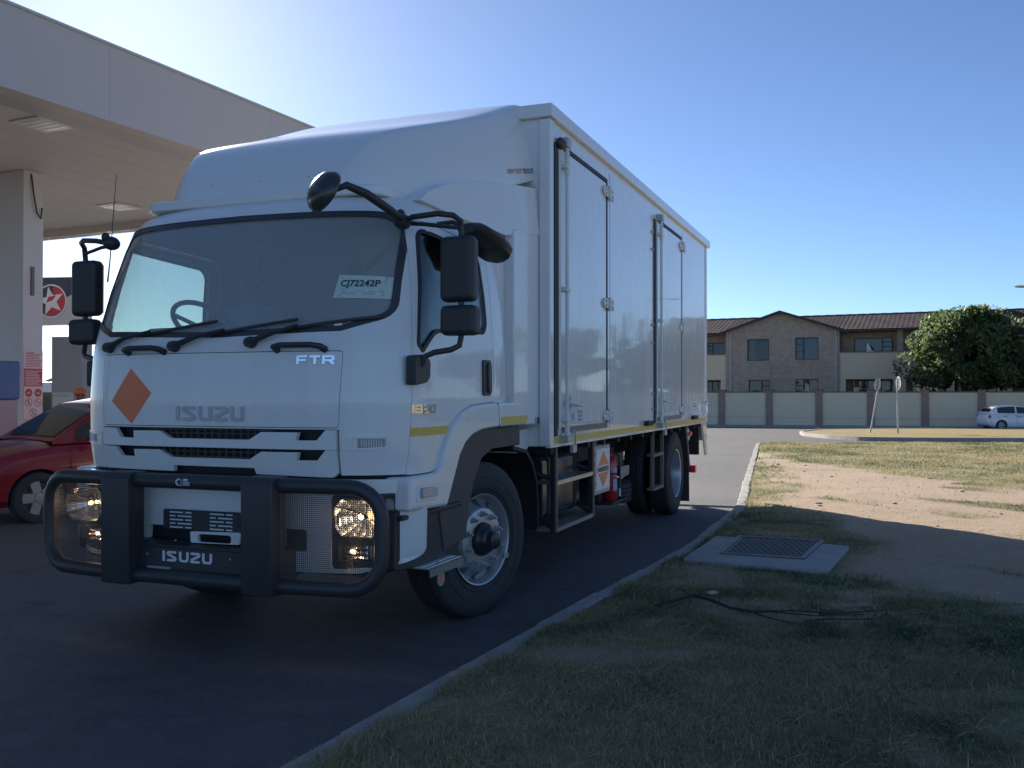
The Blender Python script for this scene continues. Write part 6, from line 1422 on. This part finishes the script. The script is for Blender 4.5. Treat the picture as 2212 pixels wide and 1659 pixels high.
# dead branch lying on the grass
BW = mat('dead_branch', (.045,.032,.030), .8, var=.3, vs=15, bump=.004, bs=60)
def bz(x, y, o_): return (x, y, float(verge_z(x, y))+o_)
q = .945
br = empty('branch', (0,0,0), 0, 'dark dead branch with thin twigs lying on the grass', 'branch')
obj('stem', MB().tube([bz(.98*q,6.50*q,.02), bz(1.12*q,6.57*q,.035), bz(1.27*q,6.64*q,.05), bz(1.36*q,6.52*q,.045), bz(1.46*q,6.36*q,.035), bz(1.60*q,6.27*q,.03), bz(1.72*q,6.27*q,.03)], [.006,.010,.0115,.011,.010,.009,.007], 9), BW, br, ang=60)
tw_ = [[(1.72,6.27),(1.85,6.29),(2.02,6.27),(2.2,6.27)],[(1.70,6.27),(1.82,6.22),(1.98,6.19),(2.3,6.22)],[(1.58,6.28),(1.63,6.14),(1.74,6.02),(1.86,5.99),(2.1,5.98)],[(2.0,6.2),(2.2,6.24),(2.5,6.35)],[(1.24,6.6),(1.22,6.53),(1.2,6.48)],[(1.85,6.0),(2.0,6.04),(2.3,6.06)]]
for w_ in tw_: obj('twig', MB().tube([bz(x*q, y*q, .028-.004*i) for i, (x, y) in enumerate(w_)], [max(.0018, .006-.0014*i) for i in range(len(w_))], 7), BW, br, ang=60)
# loose stones and pale litter on the trodden strip
STN = mat('pale_stone', (.42,.38,.33), .9, var=.25, vs=20)
def stone_mesh(seed):
    rg = random.Random(seed); bm = bmesh.new(); bmesh.ops.create_icosphere(bm, subdivisions=1, radius=1)
    for v in bm.verts: v.co *= rg.uniform(.7, 1.15); v.co.z *= .55
    me = bpy.data.meshes.new('stone'); bm.to_mesh(me); bm.free(); me.materials.append(STN); return me
sms = [stone_mesh(i) for i in range(5)]
rg = random.Random(5); k = 0; tries = 0
while k < 36 and tries < 3000:
    tries += 1; y = rg.uniform(5.2, 22); x = rg.uniform(float(KX(y))+.4, .60*y+.6)
    if float(dirt_mask([x], [y])[0]) < .6 or float(poly_sd(np.array([x]), np.array([y]), SLABP)[0]) > -.1: continue
    r_ = rg.choice((.010,.012,.015,.02,.03))*(1+y*.03); o = bpy.data.objects.new('stone', sms[k % 5]); COL.objects.link(o)
    o.location = (x, y, float(verge_z(x, y))+r_*.2); o.scale = (r_*rg.uniform(.8,1.5), r_, r_); o.rotation_euler = (0,0,rg.uniform(0,6))
    tag(o, 'small pale stone lying on the trodden sandy strip', 'stone', 'stones scattered on the verge'); k += 1
rgg = np.random.default_rng(12); ng = 3600; gy = np.sqrt(rgg.uniform(5.5**2, 26**2, ng)); gx = rgg.uniform(KX(gy)+.2, .62*gy+1.0); kk_ = (dirt_mask(gx, gy) > .55) & (poly_sd(gx, gy, SLABP) < -.05) & (fbm(gx, gy, 1.1, 83) > rgg.uniform(.15, .7, ng)); gx, gy = gx[kk_], gy[kk_]; ng = len(gx); gs = rgg.uniform(.003, .008, ng)*(1+gy*.035)
oc = np.array([(1,0,0),(0,1,0),(-1,0,0),(0,-1,0),(0,0,.8),(0,0,-.5)]); Vg = np.stack([gx, gy, verge_z(gx, gy)+gs*.2], -1)[:,None,:]+oc[None]*gs[:,None,None]*rgg.uniform(.6, 1.3, (ng,6,1))
Fg = (np.arange(ng)[:,None,None]*6+np.array([(0,1,4),(1,2,4),(2,3,4),(3,0,4),(1,0,5),(2,1,5),(3,2,5),(0,3,5)])[None]).reshape(-1, 3)
tag(obj('gravel', np_mesh('gravel', Vg.reshape(-1, 3), Fg, sm=False), mat('gravel_grit', (.50,.43,.35), .9, var=.5, vs=40), sm=False), 'fine grit and pebbles on the trodden sandy strip', 'gravel', kind='stuff')
o = bpy.data.objects.new('stone', sms[1]); COL.objects.link(o); o.location = (1.36, 6.5, float(verge_z(1.36, 6.5))+.012); o.scale = (.055,.035,.03); o.rotation_euler = (0,0,.4)
tag(o, 'largest pale flat stone in the grass above the dead branch', 'stone', 'stones scattered on the verge')
bpy.context.view_layer.update()
